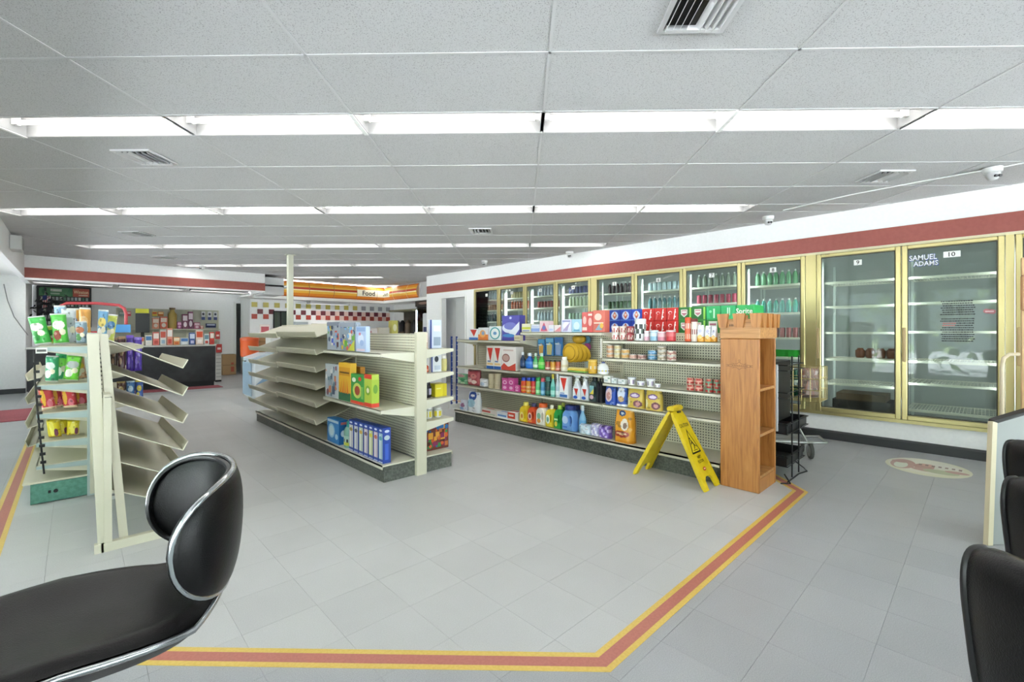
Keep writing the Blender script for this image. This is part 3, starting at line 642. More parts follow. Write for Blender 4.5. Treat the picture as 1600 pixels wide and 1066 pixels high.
# --- left gondola with snacks
LX, LY = .10, 4.78
lg = thing('shelving_gondola', 'snack shelving at left on a green base, cream shelves with pale blue end brackets', 'shelving', (LX, LY, 0))
for k in range(3):
    c0, c1 = 1.22*k, 1.22*(k+1)
    mb = MB(); mb.box(-.015, .015, c0+.02, c1-.01, .15, 1.2, PEG); part('pegboard_panel', mb, lg)
    mb = MB(); mb.box(-.03, .03, c0-.015, c0+.02, 0, 1.25, M('aebcba', .35)); part('upright', mb, lg)
    for s_ in (-1, 1):
        a, b_ = sorted((s_*.37, s_*.03)); mb = MB(); mb.box(a, b_, c0, c1, .15, .163, CREAM); part('base_deck', mb, lg)
        for q in range(9): mb2 = MB()
        mb = MB(); a, b_ = sorted((s_*.33, s_*.31)); mb.box(a, b_, c0+.005, c1, .01, .15, GREENK); part('kick_plate', mb, lg, 'worn green kick plate')
mb = MB(); mb.box(-.33, .33, -.006, .006, .008, .148, GREENK); part('base_end', mb, lg, 'worn green base end')
mb = MB(); mb.lathe([(.013, 0), (.013, .003)], DARK, 12); o = part('base_hole', mb, lg); o.location = (-.2, -.007, .08); o.rotation_euler = (R(90), 0, 0)
mb = MB(); mb.box(-.24, -.225, -.008, -.006, .07, .09, DARK); part('base_slot', mb, lg)
for z in (1.15, .87, .66, .45): 
    shelf_part(lg, -.30, -.015, 0, 1.2, z, CREAM, .035)
    mb = MB(); mb.prism([(-.30, z-.006), (-.30, z-.03), (-.02, z-.06), (-.02, z-.006)], 'y', -.008, -.002, BLUEST); part('end_bracket', mb, lg, 'pale blue metal bracket')
shelf_part(lg, -.30, -.015, 0, 1.2, .28, CREAM, .035); mb = MB(); mb.prism([(-.30, .274), (-.30, .255), (-.02, .235), (-.02, .274)], 'y', -.008, -.002, BLUEST); part('end_bracket', mb, lg, 'pale blue metal bracket')
for k in (1, 2):
    for z in (.93, .72, .50, .33): slant(lg, -1, 1.22*k, 1.22*(k+1), z, .12, .03, .40)
    for z in (.85, .55): shelf_part(lg, .34, .02, 1.22*k, 1.22*(k+1), z, CREAM)
shelf_part(lg, .30, .015, 0, 1.2, 1.15, CREAM)
mb = MB(); mb.tube([(-.31, -.03, 1.12), (-.305, -.035, .9), (-.28, -.03, .5), (-.26, -.02, .22)], .006, DARK, 6)
for k in range(13):
    z = 1.02-k*.06; mb.box(-.315+.003*k, -.285+.003*k, -.045, -.02, z, z+.018, DARK)
part('clip_strip', mb, lg, 'black hanging clip strip', kind='stuff')
# --- freestanding slanted rack in front of it
rk = thing('slanted_shelf_rack', 'bare cream metal rack of slanted shelves standing before the snack shelving', 'display rack', (.12, 3.50, 0))
def bar(t, name, p, q, w_, d, m=CREAM, label=None):
    p, q = Vector(p), Vector(q); mb = MB(); dz = (q-p).normalized(); ux = Vector((1,0,0)); ux = (ux-dz*ux.dot(dz)).normalized(); uy = dz.cross(ux)
    v = [P+ux*a*w_/2+uy*b_*d/2 for P in (p, q) for a, b_ in ((-1,-1),(1,-1),(1,1),(-1,1))]
    mb.add(v, [(3,2,1,0),(4,5,6,7),(0,1,5,4),(1,2,6,5),(2,3,7,6),(3,0,4,7)], m); return part(name, mb, t, label)
bar(rk, 'upright', (-.0, .02, .05), (-.045, .05, 1.245), .05, .05)
bar(rk, 'upright', (.09, .04, .04), (.0, .06, 1.245), .04, .04)
bar(rk, 'upright', (-.01, 1.22, .03), (-.01, 1.22, 1.2), .05, .05)
bar(rk, 'upright', (.02, 0, .05), (.015, 0, .88), .034, .03)
bar(rk, 'top_brace', (.0, .30, .95), (.015, -.01, .885), .032, .028)
bar(rk, 'base_rail', (-.02, 0, .0), (-.02, 0, .05), .04, .04)
mb = MB(); mb.box(-.01, .55, -.02, .02, 0, .05, CREAM); part('base_rail', mb, rk); mb = MB(); mb.box(-.01, .45, 1.20, 1.24, 0, .05, CREAM); part('base_rail', mb, rk)
mb = MB(); mb.box(.0, .09, .03, .05, .28, .30, STEEL); part('cross_tie', mb, rk); mb = MB(); mb.box(.004, .036, -.012, .012, .879, .882, DARK); part('tube_mouth', mb, rk, 'open black tube end')
mb = MB(); mb.box(-.05, .02, .04, 1.22, 1.2, 1.245, CREAM); part('top_rail', mb, rk)
mb = MB(); mb.box(-.02, 0, .06, 1.2, .25, 1.2, PEG); part('back_panel', mb, rk)
for k in range(6): slant(rk, 1, .05, 1.25, 1.21-.175*k, .185, .02, .375)
# ================================================================ GOODS: builders (local frame: front at y = 0 facing -y, base at z = 0)
FACE = R(-90)                                        # turns the front towards -x
def F(mb, w_, h, shapes, y=0, x0=None, z0=0): pr(mb, (-w_/2 if x0 is None else x0, y, z0), (1,0,0), (0,0,1), w_, h, shapes)
def sidepr(mb, w_, d, h, shapes): pr(mb, (w_/2, 0, 0), (0,1,0), (0,0,1), d, h, shapes)
def item(name, label, cat, loc, rz=FACE, group=None): return thing(name, label, cat, loc, rz, group)
def carton(name, label, cat, loc, w_, d, h, col, shapes=(), side=(), rz=FACE, group=None, rough=.4):
    t = item(name, label, cat, loc, rz, group); mb = MB(); mb.cbox(-w_/2, w_/2, 0, d, 0, h, M(col, rough), .0025); part('box_body', mb, t)
    if shapes: mb = MB(); F(mb, w_, h, shapes); part('printed_front', mb, t)
    if side: mb = MB(); sidepr(mb, w_, d, h, side); part('printed_side', mb, t)
    return t
def lathed(name, label, cat, loc, h, prof, col, capcol=None, capfrom=None, label_print=None, band=None, rz=FACE, group=None, sy=1, n=14, rough=.25):
    """prof: (radius, z fraction); everything above capfrom is the cap"""
    t = item(name, label, cat, loc, rz, group); cf = capfrom if capfrom is not None else 2
    body = [(r, z*h) for r, z in prof if z <= cf+1e-6]; cap_ = [(r, z*h) for r, z in prof if z >= cf-1e-6]
    rmax = max(r for r, z in body)
    mb = MB(); mb.lathe(body, M(col, rough), n, (0, rmax*sy), 1, sy); part('body', mb, t, smooth=40)
    if capcol and len(cap_) > 1: mb = MB(); mb.lathe(cap_, M(capcol, .35), n, (0, rmax*sy), 1, sy); part('cap', mb, t, smooth=40)
    if band:                                          # (z0,z1,colour, [patches])
        z0, z1, c = band[:3]; mb = MB(); rr = rmax+.0012; nn = 20
        def rad(z):
            for (a, za), (b_, zb) in zip(prof, prof[1:]):
                if za <= z <= zb and zb > za: return a+(b_-a)*(z-za)/(zb-za)
            return rmax
        cols = band[3] if len(band) > 3 else [c]
        for k in range(nn):
            a0, a1 = 2*PI*k/nn, 2*PI*(k+1)/nn
            for q, cc in enumerate(cols):
                za, zb = z0+(z1-z0)*q/len(cols), z0+(z1-z0)*(q+1)/len(cols)
                if isinstance(cc, tuple): cc = cc[k % len(cc)]
                ra, rb = rad(za)+.0008, rad(zb)+.0008
                mb.quad((ra*math.cos(a0), rmax*sy+ra*sy*math.sin(a0), za*h), (ra*math.cos(a1), rmax*sy+ra*sy*math.sin(a1), za*h), (rb*math.cos(a1), rmax*sy+rb*sy*math.sin(a1), zb*h), (rb*math.cos(a0), rmax*sy+rb*sy*math.sin(a0), zb*h), M(cc, .35))
        part('label', mb, t)
    return t
def puffy(mb, outline, depth, mat, y0=0, inset=.12, hole=None):
    """rounded solid from a front outline (x,z); hole: second outline cut through"""
    cx = sum(p[0] for p in outline)/len(outline); cz = sum(p[1] for p in outline)/len(outline)
    def ring(s_, y, pts): return [(cx+(p[0]-cx)*s_ if pts is outline else hx+(p[0]-hx)*s_, y, cz+(p[1]-cz)*s_ if pts is outline else hz+(p[1]-hz)*s_) for p in pts]
    prof = [(1-inset, 0), (1-inset*.35, .12), (1, .3), (1, .7), (1-inset*.35, .88), (1-inset, 1)]; n = len(outline)
    v = []; 
    for s_, f in prof: v += ring(s_, y0+depth*f, outline)
    fs = [(k*n+i, k*n+(i+1) % n, (k+1)*n+(i+1) % n, (k+1)*n+i) for k in range(5) for i in range(n)]
    if not hole: mb.add(v, fs+[tuple(range(n))[::-1], tuple(5*n+i for i in range(n))], mat); return
    hx = sum(p[0] for p in hole)/len(hole); hz = sum(p[1] for p in hole)/len(hole); hv = []; o = len(v)
    for s_, f in ((1.25, 0), (1, .2), (1, .8), (1.25, 1)): hv += ring(s_, y0+depth*f, hole)
    fs += [(o+k*n+(i+1) % n, o+k*n+i, o+(k+1)*n+i, o+(k+1)*n+(i+1) % n) for k in range(3) for i in range(n)]
    fs += [((i+1) % n, i, o+i, o+(i+1) % n) for i in range(n)] + [(5*n+i, 5*n+(i+1) % n, o+3*n+(i+1) % n, o+3*n+i) for i in range(n)]
    mb.add(v+hv, fs, mat)
JUG = [(-.5, .02), (-.2, 0), (.2, 0), (.5, .02), (.5, .3), (.5, .5), (.47, .66), (.34, .78), (.18, .84), (-.18, .84), (-.34, .78), (-.46, .68), (-.5, .5), (-.5, .3)]
def jug(name, label, cat, loc, w_, d, h, col, capcol, shapes=(), handle=True, rz=FACE, group=None, capw=.42):
    t = item(name, label, cat, loc, rz, group); out = [(x*w_, z*h) for x, z in JUG]; n = len(out); hole = None
    if handle: hole = [(w_*(.25+.12*math.cos(2*PI*i/n-PI*.75)), h*(.42+.17*math.sin(2*PI*i/n-PI*.75))) for i in range(n)]
    mb = MB(); puffy(mb, out, d, M(col, .3), 0, .14, hole); part('body', mb, t, smooth=50)
    mb = MB(); r = w_*capw/2*1.25; mb.lathe([(r, .83*h), (r, .84*h), (r*.96, .98*h), (r*.8, h)], M(capcol, .4), 14, (0, d/2)); part('cap', mb, t, smooth=40)
    if shapes: mb = MB(); F(mb, w_*(.62 if handle else .8), h*.6, shapes, -.001, -w_*.44 if handle else -w_*.4, h*.08); part('label', mb, t)
    return t
def spraybottle(label, loc, w_, h, col, trig, shapes):
    t = item('spray_bottle', label, 'bottle', loc); d = w_*.6
    mb = MB(); puffy(mb, [(x*w_, z*h) for x, z in ((-.5,.01),(0,0),(.5,.01),(.5,.3),(.46,.48),(.22,.62),(.15,.74),(-.15,.74),(-.22,.62),(-.46,.48),(-.5,.3))], d, M(col, .3), 0, .12); part('body', mb, t, smooth=50)
    mb = MB(); mb.lathe([(.016, .73*h), (.016, .82*h)], M(trig, .4), 10, (0, d/2)); mb.prism([(-.05, .90*h), (.03, .86*h), (.035, .97*h), (-.02, h), (-.05, .97*h)], 'y', d/2-.011, d/2+.011, M(trig, .4)); mb.prism([(-.02, .88*h), (-.035, .76*h), (-.028, .75*h), (-.008, .87*h)], 'y', d/2-.006, d/2+.006, M(trig, .4)); part('trigger', mb, t, smooth=0)
    mb = MB(); F(mb, w_*.8, h*.42, shapes, -.001, -w_*.4, h*.05); part('label', mb, t); return t
def sack(name, label, cat, loc, w_, h, d, cols, rz=FACE, group=None, tilt=0, cf=None, seed=0, gusset=.12, partname='bag', flat=False):
    """pillow bag; cols list or cf(u,v)->colour"""
    rnd = random.Random(seed+int(w_*9999)); ph = [(rnd.uniform(3, 14), rnd.uniform(3, 14), rnd.uniform(0, 6), rnd.uniform(-1, 1)) for _ in range(7)]
    f = cf or (lambda u, v: cols[int(v*len(cols)*.999)])
    def prof(u, v):
        e = max(0, 1-abs(2*u-1)**4)**.5*min(1, (1-abs(2*v-1))*5)**.5 if not flat else max(0, 1-abs(2*u-1)**6)**.5*(.35+.65*min(1, (1-v)*2.2))
        return e
    def mk(side):
        def fn(u, v):
            wv = 1-.07*math.sin(PI*v) if not flat else 1-.12*v*v; n = sum(a[3]*math.sin(a[0]*u+a[1]*v+a[2]) for a in ph)*.05
            x = (u-.5)*w_*wv; y = d/2+side*(d/2*prof(u, v)*(1+n)); z = v*h
            return (x, y-tilt*v, z)
        return fn
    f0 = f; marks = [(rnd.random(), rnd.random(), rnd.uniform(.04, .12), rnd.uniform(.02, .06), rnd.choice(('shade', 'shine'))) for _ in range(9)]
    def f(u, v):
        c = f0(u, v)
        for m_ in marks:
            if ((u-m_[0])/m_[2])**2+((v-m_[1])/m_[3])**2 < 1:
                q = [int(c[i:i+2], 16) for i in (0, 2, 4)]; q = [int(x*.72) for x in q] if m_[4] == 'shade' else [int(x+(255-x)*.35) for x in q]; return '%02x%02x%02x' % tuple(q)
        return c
    t = item(name, label, cat, loc, rz, group); mb = MB(); nu, nv = 30, 40
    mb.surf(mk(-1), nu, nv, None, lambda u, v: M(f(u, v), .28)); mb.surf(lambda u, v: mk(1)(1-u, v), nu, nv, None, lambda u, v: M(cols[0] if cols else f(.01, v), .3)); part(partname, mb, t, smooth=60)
    return t
def spot(base, *marks):
    """colour function: marks are (cu, cv, ru, rv, colour) ellipses or ('b', v0, v1, colour) bands"""
    def f(u, v):
        c = base
        for k in marks:
            if k[0] == 'b':
                if k[1] <= v <= k[2]: c = k[3]
            elif ((u-k[0])/k[2])**2+((v-k[1])/k[3])**2 < 1: c = k[4]
        return c
    return f
def can(label, loc, r, h, colA, colB, lid='c9c9c6', cat='can', group=None, name='food_can'):
    t = item(name, label, cat, loc, FACE, group); mb = MB(); mb.lathe([(r*.97, 0), (r, .003), (r, h-.003), (r*.97, h)], M(lid, .3, .6), 16, (0, r)); part('can_body', mb, t, smooth=40)
    mb = MB()
    for k in range(16):
        a0, a1 = 2*PI*k/16, 2*PI*(k+1)/16; R_ = r+.0008
        for q in range(3):
            c = (colA, colB, colA)[q] if (k+q) % 4 else colB; za, zb = .006+(h-.012)*q/3, .006+(h-.012)*(q+1)/3
            mb.quad((R_*math.cos(a0), r+R_*math.sin(a0), za), (R_*math.cos(a1), r+R_*math.sin(a1), za), (R_*math.cos(a1), r+R_*math.sin(a1), zb), (R_*math.cos(a0), r+R_*math.sin(a0), zb), M(c, .4))
    part('label', mb, t); return t
def at(x0, x1, plane, z, ytop):
    """width, height, centre for something seen between columns x0 and x1 with its top at row ytop, standing at z on the plane x = plane"""
    y0, y1 = gy(x0, plane), gy(x1, plane); return (plane, (y0+y1)/2, z), y0-y1, zx((x0+x1)/2, ytop, plane)-z
TRI = ('p', [(.12, .92), (.88, .92), (.55, .30)], 'd23a2c')
# ---------------------------------------------------------------- top shelf, far section (z 1.145)
P = 3.89; Z = 1.146
def C(name, label, cat, x0, x1, yt, z, col, sh=(), side=(), d=.12, plane=None, group=None):
    loc, w_, h = at(x0, x1, plane or P, z, yt); return carton(name, label, cat, loc, w_*.97, d, h, col, sh, side, group=group)
C('soap_box', 'white box with red triangle and blue foot at the far top shelf end', 'box', 733, 747, 514, Z, 'eceef2', [TRI, ('r', 0, 0, 1, .22, '4a7ac4')])
C('soap_box', 'white box with a big orange disc beside the red triangle box', 'box', 747, 763, 512, Z, 'e9e9ee', [('r', 0, 0, 1, .45, 'ee8d45'), ('e', .45, .5, .3, .3, 'f6b36a'), ('e', .5, .55, .16, .16, '8fa4c4')])
C('soap_box', 'white box with a round teal emblem left of the purple wipes box', 'box', 764, 783, 510, Z, 'eaf0f3', [('e', .5, .5, .44, .44, '3c9fa6'), ('e', .5, .5, .34, .36, 'f3f8f8'), ('e', .5, .5, .15, .12, '6f9fcc')])
C('wipes_box', 'large violet box with a white swoosh standing on the far top shelf', 'box', 784, 812, 493, Z, '5b58b4', [('r', 0, 0, 1, .12, '4a47a0'), ('e', .4, .5, .38, .2, 'dfe4f6'), ('e', .48, .58, .36, .15, '7d83cf'), ('p', [(.4,.3),(1,.75),(1,.45),(.7,.15)], 'e8edf9'), ('e', .4, .2, .35, .07, '4b8ccc'), ('e', .5, .9, .07, .05, 'cfd6f5')], [('r', 0, 0, 1, 1, '48459a')], d=.1)
C('small_carton', 'small beige carton leaning at the corner below the violet box', 'box', 803, 813, 524, Z, 'd6cdb2', [('r', .1, .3, .9, .7, 'bfb48e')], d=.05, plane=3.875)
# ---------------------------------------------------------------- top shelf, middle section (z 1.25)
Z = 1.2505
for (x0, x1, yt, c, sh, lb) in (
    (815, 829, 506, 'e6e3c6', [('r', 0, .35, 1, .6, 'cfd34a'), ('r', .1, .1, .9, .25, '8fa0c8')], 'low yellow and white bar soap pack'),
    (830, 843, 507, 'dfe3f0', [('r', 0, .1, 1, .5, '8da7de'), ('r', .1, .6, .9, .75, 'c3cbe8')], 'low pale blue bar soap pack'),
    (843, 857, 502, 'e6c9cf', [('p', [(.1,.1),(.9,.1),(.5,.9)], 'c8526a'), ('e', .5, .4, .2, .2, '6b74b5')], 'small pink and red soap pack'),
    (857, 865, 508, 'e3e1ea', [('r', .1, .2, .9, .5, 'b9c4e4')], 'low white soap pack'),
    (866, 876, 508, 'e8dcdc', [('p', [(0,.1),(1,.1),(1,.8)], 'd98a8f')], 'low soap pack with a pink corner'),
    (877, 893, 499, 'dadaf0', [('e', .5, .5, .35, .3, 'f3eef6'), ('p', [(.1,.1),(.6,.1),(.9,.8)], 'b6a6cf'), ('r', .1, .8, .9, .9, '8f93c4')], 'white and lilac pack of tissues'),
    (893, 909, 499, 'a9d2e6', [('e', .5, .5, .3, .3, 'd9eef6'), ('r', .2, .1, .8, .2, '5a9cc4')], 'pale blue pack of tissues'),
    (909, 918, 488, 'dd6a66', [('e', .5, .6, .3, .2, 'f1c3bc'), ('r', .1, .1, .9, .25, 'f3dcd0')], 'narrow red box'),
    (918, 926, 487, 'd8605d', [('e', .5, .5, .35, .2, 'efc0b9'), ('r', .1, .8, .9, .9, 'f3dcd0')], 'second narrow red box'),
    (926, 945, 485, 'd97465', [('e', .45, .7, .3, .16, 'f4d3c6'), ('r', .1, .4, .9, .45, 'f6e4d4'), ('p', [(.2,.1),(.8,.1),(.6,.4)], '8fb0c4'), ('e', .75, .3, .15, .12, 'efbf5a')], 'wide coral box with pale round marks')):
    C('goods_box', lb+' on the middle top shelf', 'box', x0, x1, yt, Z, c, sh, d=.09)
# ---------------------------------------------------------------- drink multipacks on the rear top shelf
DP = 4.31; Z = 1.2405
def pack12(x0, x1, row, col, sh, lb, side=()):
    y0, y1 = gy(x0, DP), gy(x1, DP); h = .128
    return carton('drink_multipack', lb, 'drink pack', (DP, (y0+y1)/2, Z+row*(h+.0008)), (y0-y1)*.975, .26, h, col, sh, side, group='drink packs on the rear top shelf')
for row in (0, 1):
    rn = ('lower', 'upper')[row]
    pack12(945, 952, row, 'd9654a', [('r', .1, .2, .9, .5, 'e9a43f'), ('e', .5, .7, .3, .15, 'f1d8c2')], '%s orange drink pack left of the blue ones' % rn)
    for k, (a, b_) in enumerate(((952, 969), (969, 986), (986, 1003))):
        pack12(a, b_, row, '2046b4', [('e', .5, .5, .33, .36, 'c9dcf6'), ('p', [(.3,.5),(.5,.85),(.7,.5),(.5,.2)], 'd0643a'), ('r', 0, .08, 1, .14, '5a90e0'), ('t', '*', .5, .55, .28, 'f6efe0')], '%s blue drink pack with orange emblem, %s from the left' % (rn, ORD[k]))
    for k, (a, b_) in enumerate(((1003, 1022), (1022, 1041), (1041, 1060))):
        pack12(a, b_, row, 'cf2420', [('e', .32, .62, .16, .12, 'f0e3df'), ('e', .34, .6, .12, .09, 'cf2420'), ('p', [(.6,.1),(.68,.1),(.8,.9),(.72,.9)], 'f3e9e6'), ('e', .72, .3, .08, .07, 'f3e9e6'), ('e', .74, .65, .07, .06, 'f3e9e6'), ('p', [(.15,.1),(.2,.1),(.28,.5),(.22,.5)], 'e6847c')], '%s red drink pack with white swirl, %s from the left' % (rn, ORD[k]))
    for k, (a, b_) in enumerate(((1060, 1081), (1081, 1103))):
        pack12(a, b_, row, '2d8a35', [('r', .06, .08, .8, .92, '1e6e2c'), ('r', .84, .05, .96, .95, '8fd04e'), ('p', [(.18,.82),(.68,.82),(.68,.45),(.43,.22),(.18,.45)], 'd9dfd4'), ('p', [(.24,.76),(.62,.76),(.62,.5),(.43,.34),(.24,.5)], 'c07a8a'), ('r', .26, .56, .6, .68, 'e9ece6')], '%s green drink pack with a pale shield, %s of two' % (rn, ('left', 'right')[k]))
pack12(1103, 1126, 1, '1da95c', [('r', .5, .12, .62, .8, 'b6ecca'), ('e', .3, .6, .1, .1, '7fdca6'), ('p', [(.05,.1),(.3,.1),(.15,.9),(.05,.9)], '2fc075')], 'upper bright green drink pack, left of two')
pack12(1126, 1150, 1, '1fae62', [('r', .42, .3, .5, .85, 'c6f2d6'), ('r', .56, .3, .62, .85, 'c6f2d6'), ('p', [(.7,.1),(.95,.1),(.95,.9),(.85,.9)], '36c67d')], 'upper bright green drink pack, right of two')
pack12(1150, 1178, 1, '23ad55', [('t', 'Sprite', .46, .52, .5, 'f4f8f2'), ('r', .05, .06, .95, .14, '7ed06a')], 'upper green drink pack lettered in white script')
for k, (a, b_) in enumerate(((1103, 1126), (1126, 1150), (1150, 1178))):
    pack12(a, b_, 0, '1f9a4a' if k else '2d8a35', [('p', [(.18,.9),(.78,.9),(.78,.5),(.48,.3),(.18,.5)], 'd9dfd4'), ('r', .26, .6, .7, .74, 'b06a80')], 'lower green drink pack, %s from the red ones' % ORD[k+2])
# ---------------------------------------------------------------- near section top shelf (z 1.17)
Z = 1.171
def B(x0, x1, yt, z=None, plane=None):
    z = Z if z is None else z; loc, w_, h = at(x0, x1, plane or P, z, yt); return loc, w_, h
CYL = [(1, 0), (1, .85), (.9, .9), (.9, 1)]
def tub(name, label, cat, x0, x1, yt, z, col, cap, bandc, plane=None, capfrom=.82, n=14, group=None):
    loc, w_, h = B(x0, x1, yt, z, plane); r = w_/2*.97
    return lathed(name, label, cat, loc, h, [(r*.92, 0), (r, .04), (r, capfrom), (r*1.02, capfrom), (r*1.02, .97), (r*.9, 1)], col, cap, capfrom, band=(.1, .75, bandc[0], bandc), n=n, group=group)
for k, (a, b_, c, d_) in enumerate(((953, 964, 'e9e4de', 'c0504c'), (965, 976, 'e3d2c8', 'a94246'), (976, 987, 'a5424a', 'd9c6bb'))):
    for lv in (0, 1):
        loc, w_, h = B(a, b_, 510); hh = h/2
        t = lathed('treat_cup', '%s red and white cup of the %s stack on the near top shelf' % (('bottom', 'upper')[lv], ORD[k]), 'cup', (loc[0], loc[1], Z+lv*(hh+.0005)), hh, [(w_*.36, 0), (w_*.47, .15), (w_*.48, .8), (w_*.5, .82), (w_*.48, 1)], c, c, .82, band=(.15, .75, c, [(c, d_), (d_, c, c)]), group='stacked cups on the near top shelf')
tub('tall_canister', 'tall black and white patterned canister before the red packs', 'canister', 988, 1004, 498, Z, 'e6e9ea', 'd7dbdc', [('e6e9ea', '35393a', 'e6e9ea'), ('2f3233', 'dfe3e4', '5a6a60'), ('e6e9ea', '2f3233', '2f3233')], capfrom=.9)
tub('jar', 'small pink jar beside the patterned canister', 'jar', 1005, 1012, 517, Z, 'e0c3cc', 'efe9ea', ['d3a3b4', 'efe1e4'])
tub('jar', 'pale blue jar on the near top shelf', 'jar', 1013, 1025, 516, Z, 'a9cbe0', 'd3e3ee', ['8fbad6', 'cfe2ee'])
tub('jar', 'squat pink and white jar right of the pale blue one', 'jar', 1025, 1037, 518, Z, 'dba0ab', 'e9d9db', ['cf8593', 'e3b9c0'])
tub('jar', 'red jar with a pale lid on the near top shelf', 'jar', 1038, 1052, 516, Z, 'cf3d44', 'e9c9c9', ['cf3d44', 'd9656a'])
tub('tall_canister', 'tall orange canister on the near top shelf', 'canister', 1068, 1078, 496, Z, 'd95f38', 'd9542c', [('d95f38', 'eab79c'), 'd95f38', ('e9c9b9', 'd95f38')], capfrom=.86)
tub('tall_canister', 'tall cream canister with brown lid beside the orange one', 'canister', 1078, 1088, 498, Z, 'e8ddd2', '7d3c3a', ['e8ddd2', ('8d4a48', 'e8ddd2'), 'e8ddd2'], capfrom=.86)
for k, (a, b_) in enumerate(((1088, 1099), (1100, 1110), (1110, 1119))):
    loc, w_, h = B(a, b_, 508+k)
    sack('snack_bag', 'small white pouch with orange foot, %s from the left on the near top shelf' % ORD[k], 'pouch', loc, w_, h, .05, ['e4e4ec'], cf=spot('e6e6ee', ('b', 0, .3, 'e6a83e'), (.5, .3, .3, .12, 'f0cf8a'), (.5, .65, .25, .1, 'c9cbe3')), flat=True, seed=k, group='white pouches on the near top shelf')
# ---------------------------------------------------------------- second near shelf: pet food cans (z .992)
Z = .9925
for k, (x0, x1, n, ca, cb) in enumerate(((945, 956, 3, 'd9b596', 'c99a72'), (957, 967, 3, 'ded2a6', 'c9b78a'), (968, 980, 2, 'd6b98a', 'd4a258'), (981, 992, 1, 'd9b9a9', 'c79a8c'), (993, 1006, 1, 'cfa9a0', '9a6a66'), (1009, 1023, 2, '3c7fa6', '8fb0d0'), (1024, 1038, 3, 'cfc3b4', '9a8f78'), (1039, 1053, 2, 'd9c9b8', 'a9706a'))):
    y0, y1 = gy(x0, P), gy(x1, P); r = (y0-y1)/2*.96; h = .046 if n < 3 else .043
    for q in range(n): can('%s pet food can, %s stack from the left, %s' % ({'d9b596':'tan','ded2a6':'cream','d6b98a':'orange','d9b9a9':'pink','cfa9a0':'brown','3c7fa6':'blue','cfc3b4':'beige','d9c9b8':'pale'}[ca], ORD[k], ('at the bottom', 'one up', 'on top')[q]), (P, (y0+y1)/2, Z+q*(h+.0006)), r, h, ca, cb, group='pet food cans on the second near shelf')
# third near shelf: pouches, cups and coffee cans (z .738)
Z = .7385
for k, (x0, x1, yt, c, lb) in enumerate(((943, 954, 588, 'e9e9e4', 'flat white pack'), (955, 963, 591, 'dfe3e6', 'low white pack'), (965, 976, 593, 'e6e9e9', 'third white pack'))):
    C('small_carton', lb+' at the left of the third near shelf', 'box', x0, x1, yt, Z, c, [('r', .1, .2, .6, .5, 'b9c6c9'), ('r', .6, .6, .9, .8, '7f9f8f')], d=.06)
for k, (x0, x1, yt) in enumerate(((978, 990, 590), (992, 1005, 596), (1007, 1020, 592), (1021, 1030, 600))):
    loc, w_, h = B(x0, x1, yt, Z); lathed('pet_food_cup', 'white pet food tub, %s from the left on the third near shelf' % ORD[k], 'tub', loc, h, [(w_*.38, 0), (w_*.46, .8), (w_*.5, .82), (w_*.5, 1)], 'ececea', 'dfe3e9', .8, band=(.15, .7, 'd5c6d6', [('ececea', 'b9a6c9', '8f8f9a', 'ececea')]), group='white tubs on the third near shelf')
for k, (x0, x1) in enumerate(((1071, 1082), (1084, 1096), (1100, 1112), (1113, 1124))):
    y0, y1 = gy(x0, P), gy(x1, P); r = (y0-y1)/2*.96
    for q in range(2): can('red canned food, %s can of stack %s by the wooden cabinet' % (('lower', 'upper')[q], ('one', 'two', 'three', 'four')[k]), (P, (y0+y1)/2, Z+q*.0585), r, .058, 'b5332f', 'e0a695' if k < 2 else '6f9a80', lid='b9a08a', group='red cans on the third near shelf')
# ---------------------------------------------------------------- shelf at z .775 / .818
Z = .776
for k, (a, b_) in enumerate(((760, 771.5), (771.5, 783))):
    C('detergent_box', 'tall white box with red triangle and blue foot, %s of two' % ('left', 'right')[k], 'box', a, b_, 541, Z, 'f0eee9', [TRI, ('r', 0, 0, 1, .13, '2f67b5'), ('r', .1, .17, .9, .26, 'e9c98f'), ('r', .15, .3, .6, .36, '6c86b9')], d=.1)
C('large_box', 'wide white box with a brown oval and red wavy foot', 'box', 783, 806, 542, Z, 'efe9e6', [('r', 0, 0, 1, .16, 'cf4a3c'), ('p', [(0,.16),(.2,.3),(.5,.12),(1,.32),(1,.1),(0,.1)], 'cf4a3c'), ('e', .33, .52, .27, .18, '9a6a62'), ('e', .33, .52, .22, .13, 'c8a39a'), ('t', 'Snuggle', .6, .85, .08, 'c9aaa5')] if False else [('r', 0, 0, 1, .16, 'cf4a3c'), ('p', [(0,.16),(.2,.3),(.5,.14),(.5,.1),(0,.1)], 'cf4a3c'), ('p', [(.5,.14),(1,.32),(1,.1),(.5,.1)], 'cf4a3c'), ('e', .33, .52, .27, .18, '9a6a62'), ('e', .33, .52, .22, .13, 'c8a39a'), ('r', .15, .82, .85, .88, 'd9c3bd')], d=.14)
Z = .819
BOT = [(.9, 0), (1, .04), (1, .5), (.75, .62), (.42, .72), (.42, .78), (.5, .8), (.5, .96), (.4, 1)]
def bott(label, x0, x1, yt, z, col, cap, bandc=None, plane=None, prof=BOT, capfrom=.8, cat='bottle', group=None, name='bottle', sy=.7, rough=.2):
    loc, w_, h = B(x0, x1, yt, z, plane); pf = [(r*w_/2*.97, q) for r, q in prof]
    return lathed(name, label, cat, loc, h, pf, col, cap, capfrom, band=(.1, .46, bandc[0], bandc) if bandc else None, sy=sy, group=group, rough=rough)
bott('dark blue dish soap bottle right of the wide white box', 811, 818, 550, Z, '1f3350', 'd0d4dc', ['2f4c7a'])
bott('bright blue dish soap bottle with a clear cap', 818, 830, 552, Z, '2368c4', 'cfd9ea', ['2f7ad6', '5a9ae6'])
